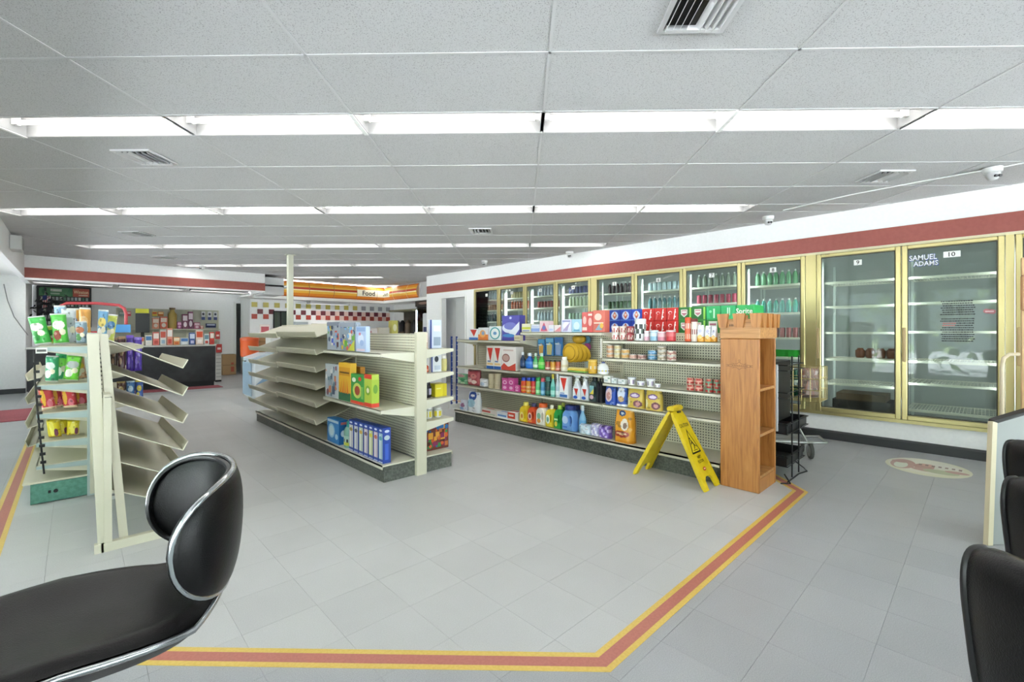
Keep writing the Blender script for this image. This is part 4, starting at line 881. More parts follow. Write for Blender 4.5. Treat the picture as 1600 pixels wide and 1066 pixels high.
bott('green dish soap bottle with a white label and clear cap', 831, 838, 552, Z, '3fa060', 'dfe9e3', ['dfeee0', '7fc08a'])
bott('bright green dish soap bottle with a clear cap', 839, 848, 552, Z, '3fb53a', 'cfe9dc', ['5ccb4a', '9be07a'])
for k, (x0, x1, c, cc) in enumerate(((850, 857, 'a94a3f', 'e6d6c6'), (858, 865, 'd29a35', 'f0d58a'), (866, 873, 'b5502f', 'd9a08a'))): bott('small %s jar with a dark lid beside the dish soaps' % ('red', 'amber', 'rust')[k], x0, x1, 563, Z, c, '33402f', [cc, c], prof=CYL, capfrom=.85, name='small_jar', cat='jar', sy=1)
bott('short white jar left of the sponge packs', 874, 883, 558, Z, 'e9e3d4', 'f2efe6', ['e9e3d4', 'd6c9a8'], prof=[(.9, 0), (1, .05), (1, .7), (.7, .8), (.7, 1)], capfrom=.8, name='jar', cat='jar', sy=1)
for k, (c, a, b_, z0, hh) in enumerate((('7fae5a', 886, 914, 0, .016), ('e0c04a', 886, 914, .0165, .018), ('e9d88a', 887, 913, .035, .012))):
    y0, y1 = gy(a, P), gy(b_, P); mb = MB(); mb.cbox(-(y0-y1)/2, (y0-y1)/2, 0, .09, 0, hh, M(c, .8), .004); single('scrub_sponge', mb, '%s flat sponge, %s of the sponge stack under the yellow mop bag' % (('green', 'yellow', 'pale yellow')[k], ('bottom', 'middle', 'top')[k]), 'sponge', (P, (y0+y1)/2, Z+z0), FACE, 'sponge stack')
tub('bait_tub', 'yellow tub with a white label near the shelf end', 'tub', 916, 928, 562, Z, 'e3b33c', 'e9c45a', ['e3b33c', ('f0ead6', 'e3b33c', 'e3b33c'), 'e3b33c'])
bott('white squeeze tub with violet marks at the end of the middle shelf', 930, 945, 566, Z, 'eef0f2', '5560b0', ['eef0f2', ('d9c94a', 'b9c3e6'), 'eef0f2'], prof=[(.9, 0), (1, .1), (1, .6), (.6, .85), (.3, .9), (.3, 1)], capfrom=.9, name='tub', cat='tub', sy=1)
# hanging goods on the pegboard (plane x = 4.20)
HP_ = 4.19
def hook(y, z, t=None):
    mb = MB(); mb.tube([(.06, 0, 0), (-.05, 0, 0), (-.06, 0, .012)], .003, STEEL, 6); single('peg_hook', mb, 'x', 'hook', (HP_, y, z)); return bpy.context
def hang(name, label, cat, x0, x1, yt, yb, col, sh, d=.02, pl=HP_-.03):
    y0, y1 = gy(x0, pl), gy(x1, pl); zt, zb = zx((x0+x1)/2, yt, pl), zx((x0+x1)/2, yb, pl); w_ = (y0-y1)*.95; h = zt-zb
    t = item(name, label, cat, (pl, (y0+y1)/2, zb)); mb = MB(); mb.cbox(-w_/2, w_/2, 0, d, 0, h, M(col, .35), .003); part('card', mb, t); mb = MB(); F(mb, w_, h, sh); part('printed_front', mb, t)
    mb = MB(); mb.tube([(0, d, h-.01), (0, .075-d/2, h-.01)], .003, STEEL, 6); part('hook', mb, t, 'steel peg hook'); return t
for k, (x0, x1, yt) in enumerate(((840, 851, 530), (852, 865, 528), (866, 879, 527))):
    hang('glove_pack', 'tall blue hanging pack of gloves, %s from the left on the pegboard' % ORD[k], 'glove pack', x0, x1, yt, 556, '3f86c8', [('r', .05, .75, .95, .95, ('5aa9dc', '7fc0e6', '4a78c4')[k]), ('p', [(.2,.05),(.75,.05),(.85,.6),(.5,.75),(.15,.55)], ('e9b25a', 'e0d08a', '9fb6e0')[k]), ('r', .1, .6, .6, .68, 'e6f0f6')])
t = item('mop_head_bag', 'large yellow clear bag of round scrub pads hanging mid shelf', 'mop pads', (4.0, gy(894, 4.0), .90)); wv = gy(880, 4.0)-gy(913, 4.0)
for k in range(4):
    mb = MB(); mb.T = Matrix.Translation((-.05+.033*k, .03+.03*k, .12)) @ Matrix.Rotation(R(90+8*k), 4, 'X'); mb.lathe([(.02, -.018), (.10, -.016), (.112, 0), (.10, .016), (.02, .018)], M('dcb02f', .6), 22); part('pad', mb, t, smooth=50)
    mb = MB(); mb.T = Matrix.Translation((-.05+.033*k, .03+.03*k, .12)) @ Matrix.Rotation(R(90+8*k), 4, 'X'); mb.tube([(.08*math.cos(a*PI/8), .08*math.sin(a*PI/8), .019) for a in range(16)], .006, M('b98d1f', .6), 6, True); part('ring', mb, t)
mb = MB(); mb.lathe([(.03, .22), (.085, .25), (.09, .29), (.06, .31)], M('c9a02c', .5), 14, (.02, .10), 1, .6); part('bag_top', mb, t, 'gathered top of the bag', smooth=50)
mb = MB(); mb.tube([(.02, .1, .31), (.02, .19, .33)], .003, STEEL, 6); part('hook', mb, t)
for k, (c, yt, yb) in enumerate((('6aa3c9', 527, 535), ('d35fb0', 537, 547), ('3f86b5', 550, 559))):
    pl = 4.16; y = gy(917, pl); z = (zx(917, yt, pl)+zx(917, yb, pl))/2; mb = MB(); mb.T = Matrix.Rotation(R(90), 4, 'X'); mb.lathe([(.035, -.03), (.042, -.02), (.042, .0), (.035, .008)], M(c, .6), 16)
    o = single('scrub_ball', mb, '%s round scrubber, %s on the hanging strip' % (('pale blue', 'pink', 'deep blue')[k], ('top', 'middle', 'bottom')[k]), 'scrubber', (pl, y, z), FACE, 'round scrubbers on the hanging strip', 40)
mb = MB(); mb.cbox(-.03, .03, 0, .004, 0, .30, M('c3cfcf', .4), .001); single('hanging_strip', mb, 'clear hanging strip that holds three round scrubbers', 'display strip', (4.20, gy(917, 4.2), .85), FACE)
# ---------------------------------------------------------------- fourth shelf, full length (z .52)
Z = .521
loc, w_, h = B(713, 727, 584); sack('sponge_bag', 'green and pink bag of sponges at the far end', 'bag', loc, w_, h, .09, ['5fa878'], cf=spot('6fb083', (.3, .3, .25, .14, 'cfe3c6'), (.7, .45, .25, .14, '3f8f5f'), (.5, .8, .4, .14, 'cf9a9f'), (.7, .15, .2, .1, 'b9d8b0')))
loc, w_, h = B(728, 746, 578); sack('candy_bag', 'rounded red and pink bag beside the green sponge bag', 'bag', loc, w_, h, .1, ['b5545c'], cf=spot('b5545c', (.3, .35, .22, .16, 'e6c3bb'), (.65, .6, .25, .16, 'd98a86'), (.7, .25, .2, .12, 'ecd6cc'), ('b', .86, 1, '8a2f3a')))
loc, w_, h = B(747.5, 759, 592); sack('cotton_bag', 'low white bag of cotton left of the beige cups', 'bag', loc, w_, h, .09, ['e3e6ea'], cf=spot('e6e8ec', (.5, .4, .3, .2, 'b9cbe0')))
for k, (a, b_) in enumerate(((760, 768.5), (769.5, 778))):
    loc, w_, h = B(a, b_, 584); t = item('cup_stack', 'tall stack of beige paper cups, %s of two' % ('left', 'right')[k], 'cups', loc); r = w_/2*.97
    for q in range(9): mb = MB(); z0 = h*q/9; mb.lathe([(r*.86, z0), (r*.96, z0+h/9*.8), (r, z0+h/9*.82), (r, z0+h/9*.98)], M('d6cbae', .7), 12, (0, r)); part('cup', mb, t, smooth=40)
for k, (a, b_, yt) in enumerate(((784, 793.5, 591), (794, 803, 591), (804, 811, 602))):
    C('tissue_pack', 'bright pink %s pack, %s from the left' % (('tall', 'tall', 'small')[k], ORD[k]), 'tissue pack', a, b_, yt, Z, 'd458a0', [('e', .5, .66, .34, .16, 'f0c9e0'), ('e', .5, .66, .22, .09, 'd458a0'), ('e', .5, .24, .3, .12, 'efb9da'), ('r', .05, .44, .95, .48, 'b83d88')], d=.08, group='pink packs')
SP = [(.92, 0), (1, .02), (1, .72), (.8, .78), (.86, .79), (.86, .97), (.6, 1)]
for k, (x0, x1, c, cc) in enumerate(((812, 819, 'd9542f', ('e9c94a', 'd9542f')), (820, 827, 'd9902f', ('f0e3b0', 'd9902f')), (828, 834, 'cf3f3c', ('e9a06a', 'cf3f3c')))):
    bott('insect spray can with royal blue cap, %s from the left' % ORD[k], x0, x1, 590, Z, c, '2547b5', [cc, c, cc], prof=SP, capfrom=.78, name='spray_can', cat='spray can', sy=1, group='blue capped spray cans')
bott('light green spray bottle with a green cap', 835, 841.5, 590, Z, '7fd08a', '3fae5a', ['aee6b0', '5fc07a'], prof=SP, capfrom=.78, name='spray_can', cat='spray can', sy=1)
bott('pale blue spray can with a red cap', 843, 849, 591, Z, '5a9fc4', 'cf5a6a', ['8fc3de', '3f7fb0'], prof=SP, capfrom=.78, name='spray_can', cat='spray can', sy=1)
bott('dark teal spray can beside the red capped one', 850, 857.5, 589, Z, '1f4a45', '4f8a80', ['2f6a5f', '1f3f3c'], prof=SP, capfrom=.78, name='spray_can', cat='spray can', sy=1)
bott('teal bottle with a yellow cap', 858.5, 865.5, 585, Z, '7fc9c0', 'e3d04a', ['a9dfd6', '4fae9f'], prof=BOT, capfrom=.8)
bott('plain clear bottle left of the white jug', 866.5, 873, 584, Z, 'c3d3da', 'dfe6ea', ['d9e6ea', 'a9c3d0'], prof=BOT, capfrom=.8)
bott('second plain clear bottle left of the white jug', 873, 876, 584, Z, 'c9d6dc', 'e3e9ec', prof=BOT, capfrom=.8, plane=3.95)
loc, w_, h = B(874, 887, 588); carton('detergent_box', 'white carton with large red triangle and blue foot beside the spray bottles', 'box', loc, w_, .08, h, 'eef0f2', [TRI, ('r', .05, .05, .95, .18, '3f74bd'), ('r', .1, .2, .6, .26, '8fa9d3')])
bott('dark grey bottle behind the white carton', 887, 892, 588, Z, '8f9a9a', 'b9c3c3', plane=3.95)
for k, (a, b_) in enumerate(((894, 906), (907, 919))):
    loc, w_, h = B(a, b_, 585); spraybottle('white trigger spray bottle with red triangle label, %s of two' % ('left', 'right')[k], loc, w_, h, 'e6eaf0', 'f0f1f2', [('p', [(.15,.95),(.85,.95),(.6,.3)], 'cf4034'), ('e', .4, .15, .35, .14, '2f5fc0')])
loc, w_, h = B(920, 932, 589); jug('oil_jug', 'black and teal motor oil jug with grey handle', 'jug', loc, w_, .09, h, '3a4a4c', '20262a', [('r', .05, .45, .95, .95, '7fb0b8'), ('p', [(.1,.4),(.9,.75),(.9,.4)], 'e0c83a'), ('e', .5, .2, .4, .14, 'c9a9b5')])
for k, (a, b_) in enumerate(((932, 936), (936.5, 940.5))): loc, w_, h = B(a, b_, 592); jug('oil_jug', 'narrow black oil bottle, %s of two beside the oil jug' % ('left', 'right')[k], 'jug', loc, w_, .09, h, '2b2c33', '1c1c20', handle=False)
loc, w_, h = B(944, 961, 602); sack('treat_bag', 'blue pet treat bag with a pink and white figure patch', 'bag', loc, w_, h, .07, ['2f52b0'], cf=spot('2f52b0', (.4, .5, .3, .35, 'd9c3c3'), (.4, .45, .2, .2, 'c08a86'), ('b', .88, 1, '24408f')), flat=True)
loc, w_, h = B(962, 978, 603); sack('treat_bag', 'blue and white pet treat bag with a golden patch', 'bag', loc, w_, h, .07, ['3a5cb5'], cf=spot('3a5cb5', (.5, .6, .38, .26, 'd3dcf0'), (.5, .35, .3, .14, 'c9a678'), ('b', 0, .1, 'e3e6ee'), (.5, .82, .3, .07, 'eef0f6')), flat=True)
for k, (a, b_, yt) in enumerate(((978, 1005, 606), (1006, 1033, 608))):
    loc, w_, h = B(a, b_, yt); sack('treat_bag', 'gold stand-up treat bag with purple emblem, %s of two' % ('left', 'right')[k], 'bag', loc, w_*.96, h, .08, ['c9ad4a'], cf=spot('d0b552', (.5, .62, .3, .13, '7a5590'), (.5, .62, .22, .07, 'e3d6ec'), (.68, .22, .26, .17, '7a4a55'), (.7, .22, .15, .09, 'cf9a9a'), (.12, .3, .1, .2, 'e6dfb0'), ('b', .92, 1, 'b99a3a')), flat=True, seed=k)
# ---------------------------------------------------------------- base deck (z .17)
Z = .171; P = 3.86
loc, w_, h = B(717, 728, 625); sack('wipes_bag', 'pale blue and lilac bag at the far end of the lowest deck', 'bag', loc, w_, h, .08, ['c9cfdc'], cf=spot('cdd3e0', (.5, .5, .3, .2, '9a6a90'), (.4, .2, .3, .12, '7f9fc8')), flat=True)
loc, w_, h = B(729, 747, 613); sack('detergent_pouch', 'white detergent pouch with a deep blue crest on the lowest deck', 'pouch', loc, w_, h, .1, ['e3e9ee'], cf=spot('e6ebf0', (.45, .8, .36, .22, '2f55a8'), (.4, .45, .35, .2, '9fc9d9'), (.45, .82, .2, .06, 'f0f3f8')), flat=True)
for k, (a, b_, yt, c, sh, lb) in enumerate(((752, 776, 635, 'e6dcd6', [('r', .05, .5, .6, .8, 'c9524a'), ('r', .1, .15, .9, .35, 'b9c9b0')], 'flat red and cream tray pack'), (776, 793, 639, 'dfe5ee', [('r', .1, .3, .9, .6, '5f8fd0'), ('r', 0, .05, 1, .15, 'f3f5f8')], 'flat blue and white wipes pack'), (793, 809, 636, 'e6e0dc', [('r', 0, .2, .75, .9, 'd2452f'), ('r', .1, .45, .6, .65, 'f0e6df')], 'flat red and white wipes pack'))):
    loc, w_, h = B(a, b_, yt); t = carton('wipes_pack', lb+' on the lowest deck', 'wipes', loc, w_*.97, .12, h*.62, c, sh)
    mb = MB(); pr(mb, (-w_*.45, .01, h*.62), (1,0,0), (0,1,0), w_*.9, .1, sh); part('printed_top', mb, t)
def J(name, label, x0, x1, yt, col, cap, sh=(), handle=True, plane=None, d=.11, capw=.42):
    loc, w_, h = B(x0, x1, yt, None, plane); return jug(name, label, 'jug', loc, w_*.97, d, h, col, cap, sh, handle, capw=capw)
J('detergent_jug', 'yellow detergent jug with yellow cap, leftmost of the jugs', 811, 823, 629, 'e6c62c', 'e9dc6a', [('e', .5, .4, .4, .35, 'f0e08a'), ('e', .5, .4, .22, .18, 'd98a2f')])
J('detergent_jug', 'orange-red detergent jug with a dark blue cap', 823.5, 835.5, 631, 'dd5530', '4a4a72', [('e', .5, .5, .42, .3, 'f0cdb0'), ('e', .5, .5, .25, .18, '8a3a5a'), ('r', .1, .05, .9, .18, 'f0a04a')])
J('detergent_jug', 'white detergent jug with a broad orange cap', 836.5, 851, 631, 'efe9dc', 'e5662c', [('e', .5, .6, .34, .24, '8fc0a0'), ('e', .5, .25, .34, .16, 'e39a4a')], capw=.6)
J('detergent_jug', 'yellow detergent jug with a white spout cap', 851.5, 863.5, 634, 'e6cf3a', 'f0ecd8', [('e', .5, .5, .42, .34, 'e6efe6'), ('e', .5, .5, .26, .2, '6f9f8f')], capw=.3)
J('detergent_jug', 'green detergent jug with a pale green cap', 864.5, 876, 634, '2f9a4a', 'a9cf4a', [('r', .1, .5, .9, .62, 'bfe6b0'), ('e', .5, .25, .3, .18, 'd9c94a')])
J('detergent_jug', 'second green detergent jug standing behind the first', 871, 880, 630, '3fa55a', 'cfd96a', handle=False, plane=3.98)
J('detergent_jug', 'sky blue detergent jug with navy cap and big handle', 877, 896, 634, '6f9fe0', '24317a', [('e', .4, .6, .4, .25, 'b9d0f3'), ('r', .1, .1, .7, .2, '4a78cf')], capw=.62, d=.11)
J('detergent_jug', 'second sky blue detergent jug behind the front one', 889, 902, 634, '5a8ad6', '1f2a6a', handle=False, plane=3.98, capw=.62)
bott('clear light blue bottle of cleaner at the right of the jugs', 902.5, 913, 634, .171, '8fc3e9', 'e3eef6', ['a9d6f0', '6faede'], plane=3.92)
for k, (a, b_, yt, c, sh, lb) in enumerate(((903, 921, 664, 'c9dbe9', [('r', .05, .2, .6, .8, 'e6f0f6'), ('e', .7, .5, .2, .3, '7fa9d0')], 'pale blue wipes pack'), (921, 934, 663, 'bcb8e3', [('e', .4, .5, .3, .35, 'e3e0f6'), ('r', .6, .1, .95, .9, '7a5ac0')], 'pale violet wipes pack'), (933, 951, 666, '7f5fbf', [('e', .35, .55, .25, .3, 'dcd3f3'), ('p', [(.5,.1),(.95,.1),(.95,.9)], 'a98fdc')], 'bright violet wipes pack'))):
    loc, w_, h = B(a, b_, yt); sack('wipes_pack', lb+' lying at the right end of the jugs', 'wipes', loc, w_, h, .11, [c], cf=lambda u, v, c=c, k=k: c if (int(u*6)+int(v*4)+k) % 3 else ('e6ebf6', 'efeef9', 'c6b3ea')[k], seed=k)
loc, w_, h = B(957, 988, 640); t = sack('dog_food_bag', 'large orange dog food bag with a blue badge on the lowest deck', 'bag', loc, w_*.95, h, .12, ['e8a02c'], cf=spot('e9a330', (.42, .87, .2, .085, '2b4f86'), (.42, .87, .1, .035, 'cfd9e6'), (.6, .55, .2, .17, 'f0e6d6'), (.62, .52, .1, .09, '7a5a4a'), (.45, .26, .4, .1, 'a9382c'), (.45, .27, .28, .035, 'f0c9a0'), ('b', 0, .07, 'd98f20')), flat=True)
P = 3.89
# ---------------------------------------------------------------- middle gondola, goods on the -x side
P = 1.85
Z = 1.0755
def patch(seed, cols, n=26):
    r_ = random.Random(seed); out = []
    for k in range(n):
        x, y = r_.uniform(.02, .85), r_.uniform(.03, .85); s_ = r_.uniform(.06, .2)
        out.append(('e', min(x+s_/2, .88), min(y+s_/2, .88), s_*.5, s_*.55, r_.choice(cols)) if k % 2 else ('r', x, y, min(x+s_, .97), min(y+s_*1.2, .97), r_.choice(cols)))
    return out
TOYC = ['4a5ad0', 'e3c93a', '6fae4a', 'd9685a', '5a2f3a', 'e9e0d0', '7fb0dc', 'b9c0c9', '3f4a6a']
C('toy_box', 'tall toy box crowded with colourful figures, left on the upper shelf', 'toy box', 511, 531, 503, Z, 'aab2bd', patch(1, TOYC)+[('r', .02, .86, .98, .98, '8a8f9f')], patch(11, TOYC, 8), d=.05)
C('toy_box', 'wide toy box with purple and yellow figures, right on the upper shelf', 'toy box', 531, 556, 504, Z, '8f9aa9', patch(2, TOYC, 34)+[('r', .02, .84, .98, .98, '9aa0b0'), ('p', [(.55,.02),(.98,.02),(.98,.4)], 'cfd04a')], patch(12, TOYC, 8), d=.05)
C('toy_pack', 'pale blue toy pack with a hanging loop on the upper shelf', 'toy pack', 556, 572, 510, Z, 'b5c6e6', [('r', .05, .8, .95, .96, '8fa9d6'), ('e', .5, .5, .3, .2, 'd9e0f3'), ('e', .4, .7, .1, .06, 'd97a8f'), ('r', .1, .04, .9, .12, 'e3c9d6'), ('e', .6, .35, .2, .12, '9fb6e0')], d=.04)
Z = .6005
C('toy_box', 'silver toy card with red and grey figures, left on the lower shelf', 'toy box', 508, 529, 569, Z, 'c3ccd3', patch(3, ['d3dbe0', 'a9b6c0', '8f5a66', 'd98f6a', '6f8f9f', 'efefef', '5a6a86'], 34)+[('t', 'AVENGERS', .5, .93, .07, '4a5f86')] if False else patch(3, ['d3dbe0', 'a9b6c0', '8f5a66', 'd98f6a', '6f8f9f', 'efefef', '5a6a86'], 34), d=.03)
loc, w_, h = B(529, 548, 567); t = carton('crayon_pack', 'yellow pack of orange markers in a green foot on the lower shelf', 'marker pack', loc, w_*.97, .06, h, 'e9b52c', [('r', 0, 0, 1, .22, '2f6f4a'), ('r', .05, .66, .95, .88, 'd9991f'), ('r', .1, .72, .9, .76, '6a4a1c'), ('p', [(.1,.2),(.24,.2),(.3,.6)], 'd98a2a'), ('p', [(.3,.2),(.45,.2),(.45,.62)], 'e07a20'), ('p', [(.5,.2),(.65,.2),(.55,.62)], 'd98a2a'), ('p', [(.7,.2),(.85,.2),(.7,.6)], 'e07a20')])
C('crayon_box', 'orange carton standing behind the green puzzle box', 'box', 549, 563, 573, Z, 'd9912f', [('r', 0, .8, 1, .95, 'e9b54a')], d=.05, plane=1.97)
C('puzzle_box', 'green box with a fruit picture on the lower shelf', 'box', 548, 569, 585, Z, '3f9a44', [('e', .5, .45, .34, .26, 'cfd86a'), ('e', .5, .45, .2, .16, 'a94a2f'), ('r', 0, 0, 1, .1, 'd9452f'), ('e', .7, .85, .12, .07, 'd9452f'), ('e', .25, .8, .15, .08, 'e6e9d6'), ('r', .8, .2, .96, .6, '7fc05a')], d=.06)
C('puzzle_box', 'narrow lime box with red top at the right of the lower shelf', 'box', 569, 581, 585, Z, 'b9cf4a', [('r', 0, 0, 1, .12, 'd9452f'), ('r', 0, .86, 1, 1, 'd23f30'), ('e', .5, .5, .32, .15, '7fae3a'), ('e', .5, .5, .18, .08, 'e9e6c0')], [('r', 0, 0, 1, .12, 'd9452f'), ('r', 0, .12, 1, .84, 'a9c43f'), ('e', .5, .55, .3, .14, '6f9f3a')], d=.07)
Z = .1425; P = 1.87
C('toy_box', 'blue box with pale bubbles standing on the lowest deck', 'box', 511, 530, 655, Z, '2f86cc', [('e', .38, .5, .28, .3, '9fd3ef'), ('e', .38, .5, .2, .22, 'd3ecf8'), ('r', .05, .86, .95, .96, 'c9dff0'), ('e', .8, .3, .12, .12, 'bfe0f4')], [('r', 0, 0, 1, 1, '1f68b0'), ('e', .5, .45, .3, .14, 'cfe6f6'), ('r', .2, .82, .9, .92, 'c06a6a')], d=.09)
bott('bubble bottle with a teal cap and yellow label on the lowest deck', 533, 545, 659, Z, '8fc0b0', '2fa39a', ['cfd84a', ('3a3f44', 'b9d8c9'), 'a9d0c0'], prof=[(.9, 0), (1, .04), (1, .62), (.8, .74), (.62, .78), (.62, .97), (.5, 1)], capfrom=.78)
for k in range(7):
    x0 = 545+k*7.7; loc, w_, h = B(x0, x0+7.4, 656+k*2.1); cc = ['d9d9d3', 'c9cdd3', 'c0d0b0', 'cfc3cf', 'd3d98a', 'd9c3c9', '9fc3cf'][k]
    t = carton('glow_wand_pack', 'tall slim toy pack with blue edges, %s from the left on the lowest deck' % ORD[k], 'toy pack', loc, w_*.93, .075, h, '2746a0', [('r', .08, .12, .92, .84, cc), ('r', .3, .12, .45, .8, 'f0f0ee'), ('r', .6, .12, .72, .8, 'b9b3c9'), ('e', .5, .7, .35, .06, ['a08f4a', '4a4f5a', 'c9a04a', '7a5a6a', 'd9d04a', 'c06a5a', '5a9fb0'][k]), ('r', .05, .02, .95, .05, 'c9d3ee'), ('e', .5, .92, .3, .03, 'dfe6f6')], [('r', .25, .1, .7, .55, '3f63c9'), ('e', .5, .72, .35, .07, 'b9c9d3'), ('e', .5, .9, .3, .04, 'cfd9f0')], group='row of slim toy packs on the lowest deck')
# goods in the near bay of its far side, standing at the +x side
RB = R(90)
def D(px0, px1, yt, z, y=3.56): x0, x1 = gx(px0, y), gx(px1, y); return ((x0+x1)/2, y, z), x1-x0, zy((px0+px1)/2, yt, y)-z
loc, w_, h = D(662, 668, 520, 1.101); carton('small_carton', 'small pink and brown carton at the end of the top far side shelf', 'box', loc, w_, .05, h, 'd9b9ae', [('r', 0, .0, 1, .4, 'b08a78')], rz=0)
loc, w_, h = D(672, 690, 500, 1.101); t = carton('notebook_pack', 'pale pack with dark blue edges on the top far side shelf', 'pack', loc, w_, .03, h, 'c9d3e3', [('r', 0, 0, .14, 1, '27408c'), ('r', .3, .1, .9, .4, '8f9fb5'), ('r', .3, .6, .9, .8, 'e6ebf3')], rz=0)
loc, w_, h = D(662, 672, 572, .881, 3.58); bott_ = lathed('bottle', 'orange bottle with white cap on the second far side shelf', 'bottle', loc, h+.03, [(w_*.4, 0), (w_*.48, .06), (w_*.48, .6), (w_*.25, .78), (w_*.25, 1)], 'dd5c34', 'efe6e0', .78, band=(.15, .5, 'e9a38a', ['e9a38a', 'd94f2c']), rz=0)
loc, w_, h = D(674, 690, 548, .881); carton('sock_pack', 'white hanging pack with dark blue edge on the second far side shelf', 'pack', loc, w_, .03, h, 'dfe3e9', [('r', 0, 0, .12, 1, '27408c'), ('e', .5, .6, .2, .14, '3a3f4c'), ('r', .3, .1, .9, .3, 'b9c3d3')], rz=0)
for k, (c, yt) in enumerate((('d9cf8a', 556), ('cbbfa6', 568))):
    loc, w_, h = D(691, 701, yt, .881+.0, 3.6+.08*k); lathed('jar', '%s wide jar behind the white hanging pack' % ('yellow', 'tan')[k], 'jar', loc, h, [(w_*.42, 0), (w_*.48, .1), (w_*.48, .8), (w_*.4, .82), (w_*.4, 1)], c, 'e3e0d6', .8, rz=0)
loc, w_, h = D(663, 678, 598, .646); lathed('jar', 'black jar with a pale violet label beside the yellow box', 'jar', loc, h, [(w_*.42, 0), (w_*.48, .06), (w_*.48, .7), (w_*.36, .84), (w_*.36, 1)], '1f1a26', '2a2530', .84, band=(.2, .6, 'b9b3d3', [('b9b3d3', '1f1a26', '1f1a26', 'b9b3d3')]), rz=0)
loc, w_, h = D(680, 698, 600, .646); carton('tea_box', 'bright yellow box beside the black jar', 'box', loc, w_, .12, h, 'e3d42c', [('r', .65, 0, 1, 1, 'd3c020'), ('r', .1, .6, .5, .7, 'efe88a')], rz=0)
for k in range(2):
    loc, w_, h = D(666+15*k, 679+15*k, 637, .451); lathed('jar', 'white jar with yellow label on the shelf below, %s of two' % ('left', 'right')[k], 'jar', loc, h, [(w_*.42, 0), (w_*.48, .08), (w_*.48, .74), (w_*.4, .78), (w_*.42, 1)], 'dcdcd3', 'e9e9e4', .78, band=(.15, .65, 'e3cf3a', [('e3cf3a', 'd9dcd9', 'e3cf3a')]), rz=0)
loc, w_, h = D(664, 701, 661, .1425, 3.60); carton('board_game_box', 'large flat game box with many coloured pictures on the far side deck', 'game box', loc, w_, .05, h, '7a3a2f', patch(7, ['d95f2c', '3f8f4a', '2f6fae', 'e3a03a', '8a2f5a', '5a2a20', 'cf7a3f'], 46), rz=0)
# ---------------------------------------------------------------- snacks on the left gondola
def snack(label, px0, px1, yt, yb, y, z, cols, cf=None, rz=R(-8), tilt=.03, seed=0, group=None, cat='chips bag', name='chips_bag', d=.07):
    x0, x1 = gx(px0, y), gx(px1, y); h = zy((px0+px1)/2, yt, y)-z
    o = sack(name, label, cat, ((x0+x1)/2, y, z+.012), (x1-x0)*1.18, h*1.04, d, cols, rz+R((seed*37) % 29-14), group, tilt, cf, seed)
    o.rotation_euler[1] = R((seed*53) % 17-8); return o
G1, G2 = '3fae3a', 'e6e9e0'
gsp = lambda a, b_, c: spot(a, (.5, .62, .4, .14, b_), (.35, .3, .25, .16, c), (.7, .4, .2, .1, 'f0e9d0'), ('b', .95, 1, 'dfe3e0'), ('b', 0, .05, 'dfe3e0'))
for k, (a, b_, yt, c, cf, lb) in enumerate(((52, 76, 498, '3fae4a', gsp('46b050', 'e6ecd6', '2f8a3a'), 'green chips bag at the left end of the top row'), (72, 92, 512, 'c9d04a', gsp('cfd660', '3f9a4a', 'd9654a'), 'lime and red chips bag low in the top row'), (84, 106, 494, '3fb03f', gsp('58c04a', 'f0f0e6', '8a3f2f'), 'bright green chips bag in the top row'), (100, 120, 487, 'c9ced3', gsp('ccd2d6', 'a9b0b5', 'e3e6e9'), 'silver grey chips bag in the top row'), (118, 134, 506, '7f9aa9', gsp('8fa6b3', 'b06a4a', '4f8a4a'), 'grey blue chips bag with a brown disc'))):
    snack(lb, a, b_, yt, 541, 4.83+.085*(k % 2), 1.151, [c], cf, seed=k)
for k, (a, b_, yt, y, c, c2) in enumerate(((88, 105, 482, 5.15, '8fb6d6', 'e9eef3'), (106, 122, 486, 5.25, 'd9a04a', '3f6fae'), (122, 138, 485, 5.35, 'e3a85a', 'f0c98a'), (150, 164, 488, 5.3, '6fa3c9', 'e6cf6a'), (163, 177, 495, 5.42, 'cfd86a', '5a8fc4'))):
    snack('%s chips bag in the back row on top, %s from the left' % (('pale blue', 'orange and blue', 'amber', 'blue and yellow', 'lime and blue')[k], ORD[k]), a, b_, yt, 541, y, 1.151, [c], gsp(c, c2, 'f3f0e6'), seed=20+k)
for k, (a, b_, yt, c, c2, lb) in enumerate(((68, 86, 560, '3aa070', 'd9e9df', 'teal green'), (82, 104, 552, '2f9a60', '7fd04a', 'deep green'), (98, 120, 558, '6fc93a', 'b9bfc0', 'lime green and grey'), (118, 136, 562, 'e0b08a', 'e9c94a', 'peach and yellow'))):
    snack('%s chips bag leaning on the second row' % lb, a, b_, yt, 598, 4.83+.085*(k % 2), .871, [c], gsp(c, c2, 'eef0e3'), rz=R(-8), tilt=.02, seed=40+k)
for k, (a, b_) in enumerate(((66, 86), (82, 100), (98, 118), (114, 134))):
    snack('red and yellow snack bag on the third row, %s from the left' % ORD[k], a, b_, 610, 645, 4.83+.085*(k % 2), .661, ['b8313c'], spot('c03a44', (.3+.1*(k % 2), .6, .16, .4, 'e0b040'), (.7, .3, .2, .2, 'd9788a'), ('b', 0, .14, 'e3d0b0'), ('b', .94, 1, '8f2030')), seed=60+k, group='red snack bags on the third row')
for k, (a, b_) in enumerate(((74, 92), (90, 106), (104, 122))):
    snack('yellow snack bag on the fourth row, %s from the left' % ORD[k], a, b_, 659, 684, 4.83+.085*(k % 2), .451, ['d9c52c'], spot('dcc92f', (.5, .5, .2, .4, 'efe36a'), (.8, .3, .15, .2, '7a3a5a'), ('b', 0, .1, 'b98f3a')), seed=80+k, group='yellow snack bags on the fourth row')
